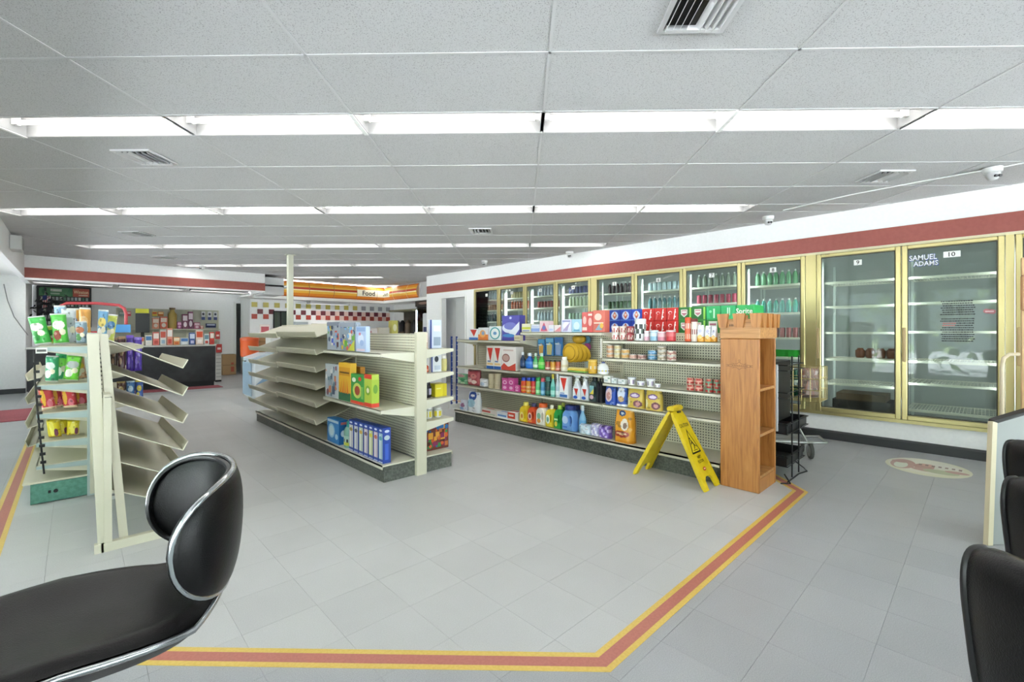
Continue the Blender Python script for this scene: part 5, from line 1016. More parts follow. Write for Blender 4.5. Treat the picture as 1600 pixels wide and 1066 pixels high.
mb = MB(); mb.box(-.03, .03, 0, .003, 0, .04, M('e9e9e4', .4)); mb2 = mb; pr(mb, (-.03, 0, 0), (1,0,0), (0,0,1), .06, .04, [('r', .1, .3, .9, .7, '6a6a6a')]); single('price_tag', mb, 'white price tag clipped below the top snack shelf', 'tag', (gx(65, 4.765), 4.76, 1.10))
# ================================================================ BAR STOOLS
def stool_left():
    t = thing('bar_stool', 'large black vinyl bar stool with chrome edging in the left foreground', 'stool', (0, 1.343, 0))
    def bp(tt, e, r_):                                # tt -1..1 round the back, e -1..1 height, r_ radial offset
        ph = tt*R(94); hh = .130*max(0, 1-abs(tt)**3.6)**.5; zc = .800-.004*tt*tt; z = zc+hh*e; lean = (z-.795)*.05
        rx, ry = .112+lean*math.cos(ph)+r_, .200+r_
        return Vector((.150+rx*math.cos(ph)+.02*math.cos(ph), ry*math.sin(ph)*(1+.05*e*(1-abs(tt))), z))
    def shell(sgn):
        def fn(u, v):
            tt = -math.cos(u*PI); e = math.sin((v-.5)*PI); pad = .026*(max(0, 1-e*e)**.5)*(max(0, 1-tt**4)**.5)
            return bp(tt, e, sgn*pad)
        return fn
    mb = MB(); a = shell(1); b_ = shell(-1); mb.surf(a, 36, 16, VINYL); mb.surf(lambda u, v: b_(1-u, v), 36, 16, VINYL); part('backrest', mb, t, smooth=80)
    rim = [bp(math.cos(k*2*PI/72)*-1, math.copysign(1, math.sin(k*2*PI/72)) if abs(math.cos(k*2*PI/72)) < .985 else math.sin(k*2*PI/72)*5.6, 0) for k in range(72)]
    mb = MB(); mb.tube(rim, .0068, CHROME, 8, True); part('backrest_trim', mb, t, 'chrome edge trim', smooth=60)
    rim2 = [p+(Vector((.15, 0, .795))-p).normalized()*.013 for p in rim]; mb = MB(); mb.tube(rim2, .0075, M('0d0d0e', .4), 6, True); part('piping', mb, t, smooth=60)
    CXs, Lx, Ly = -.020, .284, .212
    def se(a, k=1.0):
        c, s_ = math.cos(a), math.sin(a); p = 2/2.7; return (CXs+Lx*k*math.copysign(abs(c)**p, c), Ly*k*math.copysign(abs(s_)**p, s_))
    def zt(x, y, k):
        f = (x-CXs)/Lx; return .628+.022*(1-f)*.5+.02*(y/Ly)**2*(1-abs(f))+(.055*max(0, f-.72)/.28 if f > .72 else 0)-.014*(1-k**2)-.05*max(0, -f-.6)**1.5
    def top(u, v): x, y = se(u*2*PI, v); return Vector((x, y, zt(x, y, v)+.024*math.sqrt(max(0, 1-v**6))))
    def bot(u, v): x, y = se(-u*2*PI, v); return Vector((x, y, zt(x, y, v)-.012-.045*math.sqrt(max(0, 1-v**4))))
    mb = MB(); mb.surf(lambda u, v: top(u, 1-v), 48, 10, VINYL, wrap=True); mb.surf(lambda u, v: bot(u, 1-v), 48, 6, VINYL, wrap=True); part('seat', mb, t, smooth=80)
    rm = [Vector((*se(k*2*PI/64, 1.0), 0)) for k in range(64)]
    for p in rm: p.z = zt(p.x, p.y, 1)-.010
    mb = MB(); mb.tube(rm, .0075, CHROME, 8, True); part('seat_trim', mb, t, 'chrome edge trim', smooth=60)
    mb = MB(); mb.box(.235, .255, -.03, .03, .62, .69, CHROME); part('back_bracket', mb, t)
    mb = MB(); mb.lathe([(.10, .555), (.10, .575), (.03, .57), (.03, .5)][::-1], CHROME, 20, (-.03, 0)); mb.lathe([(.028, .02), (.028, .56)], CHROME, 20, (-.03, 0)); part('pedestal', mb, t, smooth=40)
    mb = MB(); mb.lathe([(.21, 0), (.21, .008), (.16, .016), (.04, .03), (.035, .06)], CHROME, 40, (-.03, 0)); part('foot_plate', mb, t, smooth=40)
    mb = MB(); mb.tube([(-.03-.03, 0, .27), (-.03-.15, -.12, .27), (-.03-.21, 0, .27), (-.03-.15, .12, .27)], .010, CHROME, 8, True); part('footrest', mb, t, smooth=60)
    return t
stool_left()
def stool_right(x0, label):
    t = thing('bar_stool', label, 'stool', (.95, -.155, -.0), R(65), 'padded black bar stools at the right edge')
    W, TH = .21, .05
    def fn(u, v):                                     # closed cushion: u round the thickness section, v across the width
        a = u*2*PI; e = abs(2*v-1); sc = max(.0, 1-e**7)**.5*.25+.75*max(0, 1-e**14)**.5; c, s_ = math.cos(a), math.sin(a); q = .55
        z = .785+.148*sc*math.copysign(abs(s_)**q, s_); y = TH*sc*math.copysign(abs(c)**.8, c)+.02+(z-.79)*.20-.06*(e**2)*1.0
        return Vector(((v-.5)*2*W, y, z))
    mb = MB(); mb.surf(fn, 28, 26, VINYL, wrap=True); part('backrest', mb, t, smooth=80)
    for sx in (-1, 1):
        pts = [fn(u/40, .5+sx*.43)*1.0 for u in range(40)]; mb = MB(); mb.tube(pts, .0055, M('0e0e0f', .4), 6, True); part('piping', mb, t, smooth=60)
    def st(u, v):
        a = u*2*PI; c, s_ = math.cos(a), math.sin(a); p = .65; f = math.sin(v*PI); g_ = max(.0, f)**.35
        return Vector((.20*g_*math.copysign(abs(c)**p, c), -.18+.20*g_*math.copysign(abs(s_)**p, s_), .59-.045*math.cos(v*PI)))
    mb = MB(); mb.surf(st, 32, 12, VINYL, wrap=True); part('seat', mb, t, smooth=80)
    for sx in (-.12, .12): mb = MB(); mb.tube([(sx, -.1, .56), (sx, .0, .57), (sx, .02, .68), (sx, .03, .8)], .011, CHROME, 8); part('back_support', mb, t, smooth=60)
    mb = MB(); mb.lathe([(.03, .01), (.03, .55)], CHROME, 18, (0, -.18)); part('pedestal', mb, t, smooth=40)
    mb = MB(); mb.lathe([(.20, 0), (.20, .008), (.05, .03)], CHROME, 32, (0, -.18)); part('foot_plate', mb, t, smooth=40)
    return t
s1 = stool_right(.90, 'nearest padded black bar stool at the bottom right edge')
dup(s1, (1.50, -.207, 0), R(65), 'padded black bar stool second from the front at the right edge'); dup(s1, (2.02, -.216, 0), R(62), 'padded black bar stool farthest from the viewer at the right edge')
# ================================================================ WOODEN CABINET WITH BATTLEMENTS
t = thing('wooden_cabinet', 'tall narrow oak cabinet with notched crown and open shelves at the shelving end', 'cabinet', (4.02, 1.36, 0)); x0, x1, y0, y1 = -.20, .20, -.148, .148
mb = MB(); mb.cbox(x0, x0+.022, y0, y1, 0, 1.20, WOOD); part('side_panel', mb, t, bevel=0); mb = MB(); mb.cbox(x1-.022, x1, y0, y1, 0, 1.20, WOOD); part('side_panel', mb, t)
mb = MB(); mb.box(x0+.022, x1-.022, y1-.012, y1, .0, 1.20, WOODD); part('back_panel', mb, t)
for z in (.13, .455, .81): mb = MB(); mb.box(x0+.022, x1-.022, y0+.006, y1-.012, z-.022, z, WOODL); part('shelf', mb, t)
mb = MB(); mb.box(x0+.022, x1-.022, y0+.004, y0+.02, 0, .105, WOOD); part('plinth', mb, t)
mb = MB(); mb.cbox(x0-.006, x1+.006, y0-.006, y1+.002, 1.203, 1.345, WOODL); part('top_block', mb, t)
def tooth(c, w_, face):
    mb = MB(); o = [(-w_/2-.010, 1.402), (-w_/2+.006, 1.29), (w_/2-.006, 1.29), (w_/2+.010, 1.402)]
    if face == 'x-': mb.prism([(c+p[0], p[1]) for p in o], 'x', x0-.028, x0-.006, WOOD)
    elif face == 'x+': mb.prism([(c+p[0], p[1]) for p in o], 'x', x1+.006, x1+.028, WOOD)
    elif face == 'y-': mb.prism([(c+p[0], p[1]) for p in o], 'y', y0-.028, y0-.006, WOOD)
    part('crown_tooth', mb, t)
for c, w_ in ((-.13, .07), (-.005, .075), (.12, .07)): tooth(c, w_, 'x-'); tooth(c, w_, 'x+')
for c, w_ in ((-.16, .075), (-.03, .07), (.09, .07), (.18, .05)): tooth(c, w_, 'y-')
mb = MB(); mb.box(x0-.002, x1+.002, y0-.002, y1, 1.3455, 1.36, WOODL); part('top_board', mb, t)
mb = MB(); em_ = []
def crest(mb, cy, cz, s_):
    P = lambda a, b_: (x0-.0008, cy-a*s_, cz+b_*s_)
    def ln(p, q, w_=.06):
        d = Vector((q[0]-p[0], q[1]-p[1])); n = Vector((-d.y, d.x)).normalized()*w_/2; mb.add([P(p[0]+n.x, p[1]+n.y), P(p[0]-n.x, p[1]-n.y), P(q[0]-n.x, q[1]-n.y), P(q[0]+n.x, q[1]+n.y)], [(0, 1, 2, 3)], M('6d4423', .6))
    for sx in (-1, 1):
        for p, q in (((0, .42), (.22, .22)), ((.22, .22), (.9, .12)), ((.9, .12), (1.2, 0)), ((1.2, 0), (.9, -.12)), ((.9, -.12), (.22, -.22)), ((.22, -.22), (0, -.42)), ((.5, .16), (.7, .3)), ((.5, -.16), (.7, -.3)), ((1.0, .08), (1.35, .08)), ((1.0, -.08), (1.35, -.08))): ln((p[0]*sx, p[1]), (q[0]*sx, q[1]), .035)
    for k in range(9): x = -.72+k*.18; ln((x, -.07), (x+.04, .08), .05); ln((x+.05, .08), (x+.09, -.07), .04)
    for k in range(8): a, b_ = 2*PI*k/8, 2*PI*(k+1)/8; ln((.09*math.cos(a), .56+.09*math.sin(a)), (.09*math.cos(b_), .56+.09*math.sin(b_)), .03)
crest(mb, 0, .985, .075); part('burned_crest', mb, t, 'dark burned-in crest')
mb = MB()
for k in range(9): mb.quad((x0-.0068, .075-k*.012, 1.300), (x0-.0068, .068-k*.012, 1.300), (x0-.0068, .066-k*.012, 1.318), (x0-.0068, .073-k*.012, 1.318), M('4d2d12', .6))
part('burned_lettering', mb, t, 'small dark burned lettering', kind='stuff')
# ================================================================ CAUTION SIGN
YL = speckled('sign_yellow', 'd9bc14', 'e6cb22', 25, .4, c3='c9a913')
t = thing('caution_sign', 'yellow folding wet floor sign standing open before the wooden cabinet', 'floor sign', (3.69, 1.835, 0))
def leaf(sgn, name):
    H_ = .635; foot = .315; ang = math.atan2(foot, .60); W = .135
    T = Matrix.Translation((0, sgn*foot, 0)) @ Matrix.Rotation(sgn*ang, 4, 'X')   # local z runs up the leaf, local y is its thickness
    mb = MB(); mb.T = T; o = [(-W, 0), (-W+.06, 0), (-W+.07, .075), (-.035, .10), (.035, .10), (W-.07, .075), (W-.06, 0), (W, 0), (W*.86, .35), (W*.70, H_-.02), (W*.6, H_+.02), (-W*.6, H_+.02), (-W*.70, H_-.02), (-W*.86, .35)]
    mb.prism([o[i] for i in (0, 1, 2, 13)], 'y', -.011, .011, YL); mb.prism([o[i] for i in (5, 6, 7, 8)], 'y', -.011, .011, YL); mb.prism([o[i] for i in (13, 2, 3, 4, 5, 8, 9, 12)], 'y', -.011, .011, YL); mb.prism([o[i] for i in (12, 9, 10, 11)], 'y', -.011, .011, YL)
    o_ = part(name, mb, t)
    rm = MB(); rm.T = T
    for s_ in (-1, 1): rm.add([(s_*(W-.001), -.016, .02), (s_*(W-.012), -.016, .02), (s_*(W*.70-.012), -.016, H_-.03), (s_*(W*.70-.001), -.016, H_-.03), (s_*(W-.001), .016, .02), (s_*(W-.012), .016, .02), (s_*(W*.70-.012), .016, H_-.03), (s_*(W*.70-.001), .016, H_-.03)], [(0,1,2,3),(7,6,5,4),(0,4,5,1),(1,5,6,2),(2,6,7,3),(3,7,4,0)], YL)
    part('raised_edge', rm, o_, kind='stuff')
    return T
T1 = leaf(-1, 'front_leaf'); leaf(1, 'rear_leaf')
mb = MB(); mb.T = T1
pr(mb, (-.115, -.012, .08), (1,0,0), (0,0,1), .23, .52, [('t', 'CAUTION', .5, .86, .062, '1c1a10', .66), ('p', [(.5,.80),(.16,.40),(.84,.40)], '1c1a10'), ('p', [(.5,.755),(.235,.425),(.765,.425)], 'dfc41c'),
    ('e', .44, .64, .035, .016, '1c1a10'), ('p', [(.42,.62),(.48,.62),(.60,.53),(.54,.51)], '1c1a10'), ('p', [(.46,.59),(.36,.55),(.38,.54),(.50,.57)], '1c1a10'), ('p', [(.54,.54),(.44,.47),(.47,.46),(.60,.53)], '1c1a10'), ('p', [(.57,.54),(.68,.50),(.68,.485),(.56,.52)], '1c1a10'), ('r', .34, .445, .66, .455, '1c1a10'),
    ('t', 'WET', .5, .335, .045, '1c1a10', .4), ('t', 'FLOOR', .5, .27, .045, '1c1a10', .42), ('e', .5, .15, .11, .028, 'c8382a'), ('r', .43, .142, .57, .158, 'e9c9a0')])
part('printed_warning', mb, t, 'black lettering and slipping figure in a triangle')
mb = MB(); mb.prism([(-.030, .592), (-.034, .615), (-.015, .628), (.015, .628), (.034, .615), (.030, .592)], 'x', -.078, .078, YL); part('handle', mb, t, 'yellow grip at the hinge')
mb = MB(); mb.box(-.025, .02, -.046, -.030, .572, .584, DARK); part('grip_slot', mb, t)
# ================================================================ BLACK WIRE RACK, CART, GOLD BASKET
t = thing('wire_display_rack', 'black wire display rack with tall black sleeve behind the wooden cabinet', 'display rack', (4.50, 1.33, 0)); BK = M('17171a', .4)
mb = MB(); mb.box(-.22, .20, -.10, .10, .49, 1.0, M('060607', .5)); part('sleeve', mb, t)
mb = MB(); mb.box(-.245, -.225, -.12, .08, .42, .98, M('d3d6da', .5)); part('side_card', mb, t, 'white card at the side')
for z, e in ((.40, .42), (.13, .30), (.93, .24), (.70, .28)):
    mb = MB(); w_ = e-.03 if z < .5 else e; h = .085 if z < .5 else .05
    if z < .5: mb.box(-.22, w_, -.18, .14, z, z+.006, BK); mb.box(-.22, w_, -.18, -.175, z, z+h, BK); mb.box(-.22, w_, .135, .14, z, z+h, BK); mb.box(w_-.005, w_, -.18, .14, z, z+h, BK); mb.box(-.22, -.215, -.18, .14, z, z+h, BK)
    for q in (0, h*.9): mb.tube([(-.23, -.19, z+q), (w_+.02, -.19, z+q), (w_+.02, .15, z+q), (-.23, .15, z+q)], .004, BK, 6, True)
    part('tray' if z < .5 else 'wire_ring', mb, t, smooth=0)
for x, y in ((.10, -.19), (-.10, -.19), (0, .15)): mb = MB(); mb.tube([(x, y, .02), (x, y, 1.05)], .006, BK, 6); part('post', mb, t, smooth=60)
mb = MB(); mb.tube([(-.22, -.19, .006), (.10, -.19, .006), (.24, -.22, .006), (.27, -.19, .02), (.15, -.12, .12)], .006, BK, 6); part('foot_hoop', mb, t, smooth=60)
mb = MB(); mb.tube([(-.30, -.16, .006), (-.26, -.20, .006), (-.26, -.22, .01), (-.31, -.19, .09)], .006, BK, 6); part('foot_hoop', mb, t, smooth=60)
mb = MB(); mb.tube([(-.05, .0, 1.0), (.0, .0, 1.10), (.08, 0, 1.12), (.13, 0, 1.03)], .005, BK, 6); part('top_hoop', mb, t, smooth=60)
GW = M('b9a871', .35, .7)
t = thing('shopping_cart', 'worn wire shopping cart half hidden behind the black display rack', 'cart', (5.15, 1.45, 0))
def caster(x, y, a):
    T = Matrix.Translation((x, y, .077)) @ Matrix.Rotation(a, 4, 'Z'); mb = MB(); mb.T = T @ Matrix.Rotation(R(90), 4, 'X'); mb.lathe([(.055, -.015), (.074, -.013), (.077, 0), (.074, .013), (.055, .015)], M('4e4d49', .7), 22); w_ = part('caster', mb, t, 'grey rubber wheel', smooth=40)
    mb = MB(); mb.T = T @ Matrix.Rotation(R(90), 4, 'X'); mb.lathe([(.014, -.018), (.054, -.015), (.054, .015), (.014, .018)], M('8d8c84', .6), 18); part('wheel_hub', mb, w_, smooth=40)
    mb = MB(); mb.T = T; mb.box(-.012, .012, -.026, -.022, -.012, .085, STEEL); mb.box(-.012, .012, .022, .026, -.012, .085, STEEL); mb.box(-.018, .018, -.026, .026, .083, .09, STEEL); part('caster_fork', mb, w_, smooth=0)
caster(.10, -.25, R(30)); caster(.34, -.12, R(20)); caster(-.25, .30, 0); caster(.0, .42, 0)
mb = MB(); mb.tube([(-.30, .32, .16), (.10, -.24, .155), (.22, -.36, .16), (.42, -.25, .17), (.38, -.12, .155), (.04, .44, .16)], .013, STEEL, 8, True); part('chassis_tube', mb, t, smooth=60)
mb = MB()
for q in range(8): f = q/7; mb.tube([(-.28+.31*f, .30+.12*f, .175), (.12+.26*f, -.24+.12*f, .175)], .0035, STEEL, 5)
part('lower_rack_wires', mb, t, kind='stuff'); mb = MB(); mb.tube([(.10, -.22, .16), (.0, -.1, .45), (-.02, -.05, .62)], .011, STEEL, 8); part('frame_tube', mb, t, smooth=60)
bk = MB(); X0, X1, Y0, Y1 = -.16, .14, -.38, -.02
def cage(mb, z0, z1, x0, x1, y0, y1, n, r, m):
    for z in (z0, z0+(z1-z0)*.33, z0+(z1-z0)*.66, z1): mb.tube([(x0, y0, z), (x1, y0, z), (x1, y1, z), (x0, y1, z)], r*1.4, m, 5, True)
    for k in range(n+1):
        f = k/n
        for p in ((x0+(x1-x0)*f, y0), (x0+(x1-x0)*f, y1), (x0, y0+(y1-y0)*f), (x1, y0+(y1-y0)*f)): mb.tube([(p[0], p[1], z0), (p[0], p[1], z1)], r, m, 5)
    for k in range(n+1): f = k/n; mb.tube([(x0+(x1-x0)*f, y0, z0), (x0+(x1-x0)*f, y1, z0)], r, m, 5)
cage(bk, .60, .92, X0, X1, Y0, Y1, 5, .003, GW); part('gold_basket', bk, t, 'gold coloured wire basket', kind='stuff')
t2 = sack('paper_bag', 'crumpled brown printed bag inside the gold wire basket', 'bag', (5.16, 1.16, .612), .2, .30, .09, ['6a5348'], cf=lambda u, v: ('7f6a5c', '8a7466', '84695c', '9a8674', '786258', '93604f')[(int(u*9)*7+int(v*11)*5+int(u*v*30)) % 6], rz=R(-40))
# ================================================================ RIGHT EDGE: pale wood panel, leaning board, hand rail
t = thing('wooden_post_panel', 'pale wood panel standing at the right edge beside cooler door ten', 'wood panel', (5.42, -.36, 0))
mb = MB(); mb.cbox(-.06, .02, -.22, .165, 0, 1.84, WOODP); part('board', mb, t); mb = MB(); mb.cbox(-.085, -.061, -.02, .17, 1.42, 1.70, M('b98a62', .45), .03); pl_ = part('plaque', mb, t, 'rounded brown plaque with a slot'); mb = MB(); mb.box(-.088, -.0855, .07, .08, 1.47, 1.65, M('5a2f1a', .6)); part('slot', mb, pl_)
t = thing('hand_rail', 'cream curved tube rail beside the pale wood panel', 'rail', (5.30, -.12, 0)); CR = M('d3c3a6', .35)
mb = MB(); mb.tube([(.06, -.06, 1.08), (.0, -.01, 1.08), (-.03, .02, 1.05), (-.035, .03, .98), (-.03, .03, .60), (-.01, .02, .52), (.05, -.04, .50), (.06, -.05, .6), (.06, -.05, .0)], .014, CR, 10); part('rail_tube', mb, t, smooth=60)
t = thing('leaning_board', 'grey framed board leaning behind the padded stools at the right', 'board', (4.0, -.12, 0))
mb = MB(); mb.slab((-.10, .12, 0), (.14, -.12, 0), (.36, -.14, .80), (.06, .10, .70), .02, M('8f918e', .5)); part('panel', mb, t); mb = MB(); mb.slab((.055, .11, .70), (.365, -.14, .80), (.37, -.145, .825), (.05, .105, .725), .03, M('2b2a28', .5)); part('top_edge', mb, t, 'black top edge')
mb = MB(); mb.slab((-.12, .13, 0), (-.10, .11, 0), (.06, .09, .70), (.04, .11, .71), .03, M('c9bd9f', .5)); part('frame_strip', mb, t, 'cream side strip')
# floor decal
mb = MB(); dcx, dcy = 5.69, .375
def el(cx, cy, rx, ry, c, z, n=28): mb.add([(cx+rx*math.cos(2*PI*k/n), cy+ry*math.sin(2*PI*k/n), z) for k in range(n)], [tuple(range(n))], M(c, .35))
el(0, 0, .34, .30, 'd9d8bd', .0006); el(.04, .02, .30, .26, 'dedccb', .0009); dz_ = .0011
for (cx, cy, rx, ry, c) in ((.0, .17, .20, .09, 'bc9488'), (-.05, .18, .13, .05, 'd6dccb'), (.08, .2, .05, .06, 'b88f84'), (.0, .02, .13, .07, 'b88a7c'), (-.12, .0, .06, .10, 'bd958a'), (.08, .0, .05, .05, 'cfa08f'), (-.12, -.10, .08, .12, 'b3b994'), (-.05, -.2, .05, .08, 'bd9184'), (.1, -.12, .09, .09, 'e0ddd0')): dz_ = dz_+.0002; el(cx, cy, rx, ry, c, dz_)
for k in range(7): x = .05; y = .04-k*.045; mb.box(x, x+.055, y, y+.022, .0010, .0034, M('9a857c', .5))
single('floor_sticker', mb, 'worn oval food sticker on the grey floor before cooler door ten', 'sticker', (dcx, dcy, .0004))
# ================================================================ CEILING VENTS, CAMERAS, CABLES
def vent(a, b_, lab, n=6):
    x, y = ab(a, b_); t = thing('ceiling_vent', lab, 'air vent', (x, y, CZ), R(-45), 'square ceiling air vents'); W = .15; V = M('cfcfcf', .45)
    mb = MB()
    for (p, q, r_, s_) in ((-W, W, -W, -W+.022), (-W, W, W-.022, W), (-W, -W+.022, -W+.022, W-.022), (W-.022, W, -W+.022, W-.022)): mb.box(p, q, r_, s_, -.010, .001, V)
    part('vent_frame', mb, t); mb = MB(); mb.box(-W+.02, W-.02, -W+.02, W-.02, .0006, .0016, DARK); part('vent_opening', mb, t, 'dark opening')
    for k in range(n):
        x_ = -W+.045+k*(2*W-.09)/(n-1); s_ = 1 if k >= n/2 else -1; mb = MB(); mb.prism([(x_-.004, 0), (x_-.002, 0), (x_+s_*.016, -.024), (x_+s_*.016-.002, -.024)], 'y', -W+.03, W-.03, V); part('vent_slat', mb, t)
    mb = MB(); mb.box(-W+.03, W-.03, W-.045, W-.023, -.022, 0, V); part('deflector', mb, t)
vent(.775, 1.96, 'air vent in the ceiling nearest the viewer, cut by the top edge', 8); vent(-2.97, 3.54, 'air vent in the ceiling at left behind the nearest light row'); vent(3.22, 4.10, 'air vent in the ceiling at right near the round camera')
vent(-.55, 6.22, 'air vent in the middle of the ceiling behind the second light row'); vent(-5.4, 6.3, 'small far air vent at left behind the second light row'); vent(-6.63, 8.33, 'smallest air vent far left beside the fourth light row')
for k, (a, b_) in enumerate(((3.97, 3.91), (2.96, 5.51), (.84, 7.87), (-.71, 8.83), (-6.60, 9.30))):
    x, y = ab(a, b_); t = thing('ceiling_camera', 'white security camera on the ceiling, %s from the viewer' % ORD[k], 'camera', (x, y, CZ-.005), 0, 'white ceiling cameras')
    mb = MB(); mb.lathe([(.035, -.05), (.06, -.035), (.065, 0)], M('d9d9d7', .4), 20); part('camera_base', mb, t, smooth=40)
    mb = MB(); mb.lathe([(.005, -.105), (.03, -.098), (.046, -.07), (.048, -.05), (.036, -.04)], M('c9c9c9', .35), 20); part('camera_ball', mb, t, smooth=50)
    for q in (-1, 1): mb = MB(); mb.T = Matrix.Translation((-.040+.005*q, -.030-.012*q, -.078)) @ Matrix.Rotation(R(70), 4, Vector((-.6, .8, 0))); mb.lathe([(.011, -.01), (.011, .006)], DARK, 12); part('lens', mb, t, 'dark lens')
mb = MB(); mb.tube([(*ab(a, b_), CZ-.012) for a, b_ in ((4.25, 3.62), (4.08, 3.78), (3.97, 3.91), (3.62, 4.25), (3.3, 4.62), (2.96, 5.2))], .006, M('e6e6e6', .5), 6); single('ceiling_cable', mb, 'thin white cable running along the ceiling through the right hand camera', 'cable', smooth=60)
mb = MB(); mb.tube([(gx(px, 13.57), 13.57, zy(px, py, 13.57)) for px, py in ((6, 444), (12, 470), (22, 495), (36, 514), (44, 524))], .008, M('8a8a8a', .5), 6); single('wall_cable', mb, 'thin grey cable sagging down the far left wall', 'cable', smooth=60)
t = thing('wall_speaker', 'small white box hung high on the far left soffit', 'speaker', (-.63, 9.5, 2.40)); mb = MB(); mb.cbox(-.018, .10, -.17, .17, 0, .20, M('cdcdcb', .5), .01); part('speaker_case', mb, t); mb = MB(); mb.box(.1, .104, -.14, .14, .02, .18, M('9a9a98', .7)); part('grille', mb, t)
# ================================================================ COLUMN, MATS
mb = MB(); mb.cbox(-.045, .045, -.045, .045, 0, CZ-.02, M('c3c3b2', .4), .006); mb.box(-.075, .075, -.075, .075, CZ-.028, CZ-.016, M('b9b9a8', .4)); o = single('support_pole', mb, 'cream square support pole rising to the ceiling behind the middle shelving', 'pole', (2.77, 8.59, 0))
for nm, X0, X1, Y0, Y1, lb in (('m', -1.4, -.02, 9.42, 10.78, 'dark red floor mat beside the left end of the snack shelving'), ('m', -.6, 2.42, 11.92, 12.44, 'long dark red floor mat lying along the black counter')):
    mb = MB(); mb.cbox(X0-(X0+X1)/2, X1-(X0+X1)/2, Y0-(Y0+Y1)/2, Y1-(Y0+Y1)/2, 0, .01, speckled('mat_red', '8a4048', 'a0525a', 60, .9), .003); single('floor_mat', mb, lb, 'mat', ((X0+X1)/2, (Y0+Y1)/2, .0005))
# ================================================================ CHECKOUT COUNTER AND WHAT STANDS THERE
t = thing('checkout_counter', 'long black front service counter under the left red band', 'counter', (.86, 12.5, 0)); BC = speckled('counter_black', '1c1d20', '303236', 6, .45)
mb = MB(); mb.box(-1.51, 1.52, 0, .65, .12, .92, BC); part('counter_front', mb, t, 'scuffed black front'); mb = MB(); mb.cbox(-1.53, 1.54, -.02, .67, .92, .955, M('bdbdb8', .4)); part('counter_top', mb, t, 'pale grey top'); mb = MB(); mb.box(-1.49, 1.50, .04, .62, 0, .12, M('2a2b2c', .8)); part('toe_kick', mb, t)
for k in range(1, 3): mb = MB(); mb.box(-1.51+k*1.01-.003, -1.51+k*1.01+.003, -.003, 0, .12, .92, DARK); part('seam', mb, t)
CTZ = .956
def ci(label, px0, px1, yt, c, sh=(), y=12.62, cat='box', name='candy_box', z=CTZ, d=.12):
    x0, x1 = gx(px0, y), gx(px1, y); h = max(.03, zy((px0+px1)/2, yt, y)-z); return carton(name, label, cat, ((x0+x1)/2, y, z), (x1-x0)*.95, d, h, c, sh, (), 0)
R1 = lambda c, d: [('r', .08, .5, .92, .9, c), ('r', .2, .1, .8, .35, d)]
for k, (a, b_, yt, c, c1, c2, lb) in enumerate(((214, 226, 527, 'c9b9a4', 'd9654a', 'efe6d6', 'cream and coral'), (227, 238, 524, 'e6e0d3', '4a7ab0', 'd9d9d3', 'white and blue'), (239, 249, 519, 'd9756a', 'f3e6df', 'b5473f', 'coral'), (250, 260, 516, 'e3dcd6', 'c95a4a', '8fa9c0', 'white and red'), (261, 270, 513, 'dd8f7a', 'f0e9e3', 'c9483a', 'salmon'), (271, 281, 527, 'e39a5a', 'f3e3c9', 'c9602f', 'orange'), (282, 295, 528, 'cfd6d9', '3f6fae', 'e9eef0', 'grey and blue'), (296, 305, 520, '3f5a9a', 'd3dcec', 'c9c9e6', 'deep blue'), (306, 318, 516, 'e0c9b9', 'd9542f', 'efe6df', 'tan and orange'), (319, 327, 522, 'dfe3e3', '6f8f9f', 'c9483a', 'pale grey'), (328, 335, 519, 'c9402f', 'efe3d9', 'a9302a', 'bright red'))):
    ci('small %s box on the black counter' % lb, a, b_, yt, c, R1(c1, c2))
t = thing('counter_screen', 'black screen topped by a yellow note above the left end of the counter', 'screen', (gx(223, 12.8), 12.8, CTZ)); W_ = (gx(234, 12.8)-gx(212, 12.8))/2
mb = MB(); mb.cbox(-W_, W_, 0, .05, .28, .70, M('1c1c20', .35)); part('screen_panel', mb, t); mb = MB(); mb.cbox(-W_, W_*.9, .0, .03, .705, .80, M('d0d03a', .5)); part('note', mb, t, 'yellow note on top'); mb = MB(); mb.box(-.03, .03, .02, .05, .0, .28, DARK); mb.box(-.12, .12, -.06, .12, 0, .012, DARK); part('stand', mb, t)
# pegboard display on the back wall
DY = 15.45; X0, X1 = gx(183, DY), gx(342, DY)
t = thing('wall_display', 'cream pegboard display with two shelves on the wall behind the counter', 'display', ((X0+X1)/2, 15.6, 1.0)); HW = (X1-X0)/2
mb = MB(); mb.box(-HW, HW, -.04, -.005, -.1, .87, M('bfc0ae', .5)); part('display_panel', mb, t)
for z in (.33, .03): mb = MB(); mb.box(-HW, HW, -.30, -.04, z-.02, z, CREAM2); part('shelf', mb, t)
for x in (-HW, -HW/3, HW/3, HW): mb = MB(); mb.box(x-.015, x+.015, -.05, -.04, -.1, .87, CREAM); part('upright', mb, t)
def di(label, px0, px1, yt, c, sh=(), z=1.331, cat='box', name='shelf_box'): return ci(label, px0, px1, yt, c, sh, 15.33, cat, name, z, .12)
GB = gx(270, 15.35); lathed('gold_bottle', 'tall gold bottle on the display behind the counter', 'bottle', (GB, 15.32, 1.331), zy(270, 481, 15.35)-1.331, [(.085, 0), (.10, .05), (.10, .7), (.05, .82), (.05, .9), (.07, .92), (.07, 1)], 'b59a52', '6f5a34', .9, rz=0, n=16)
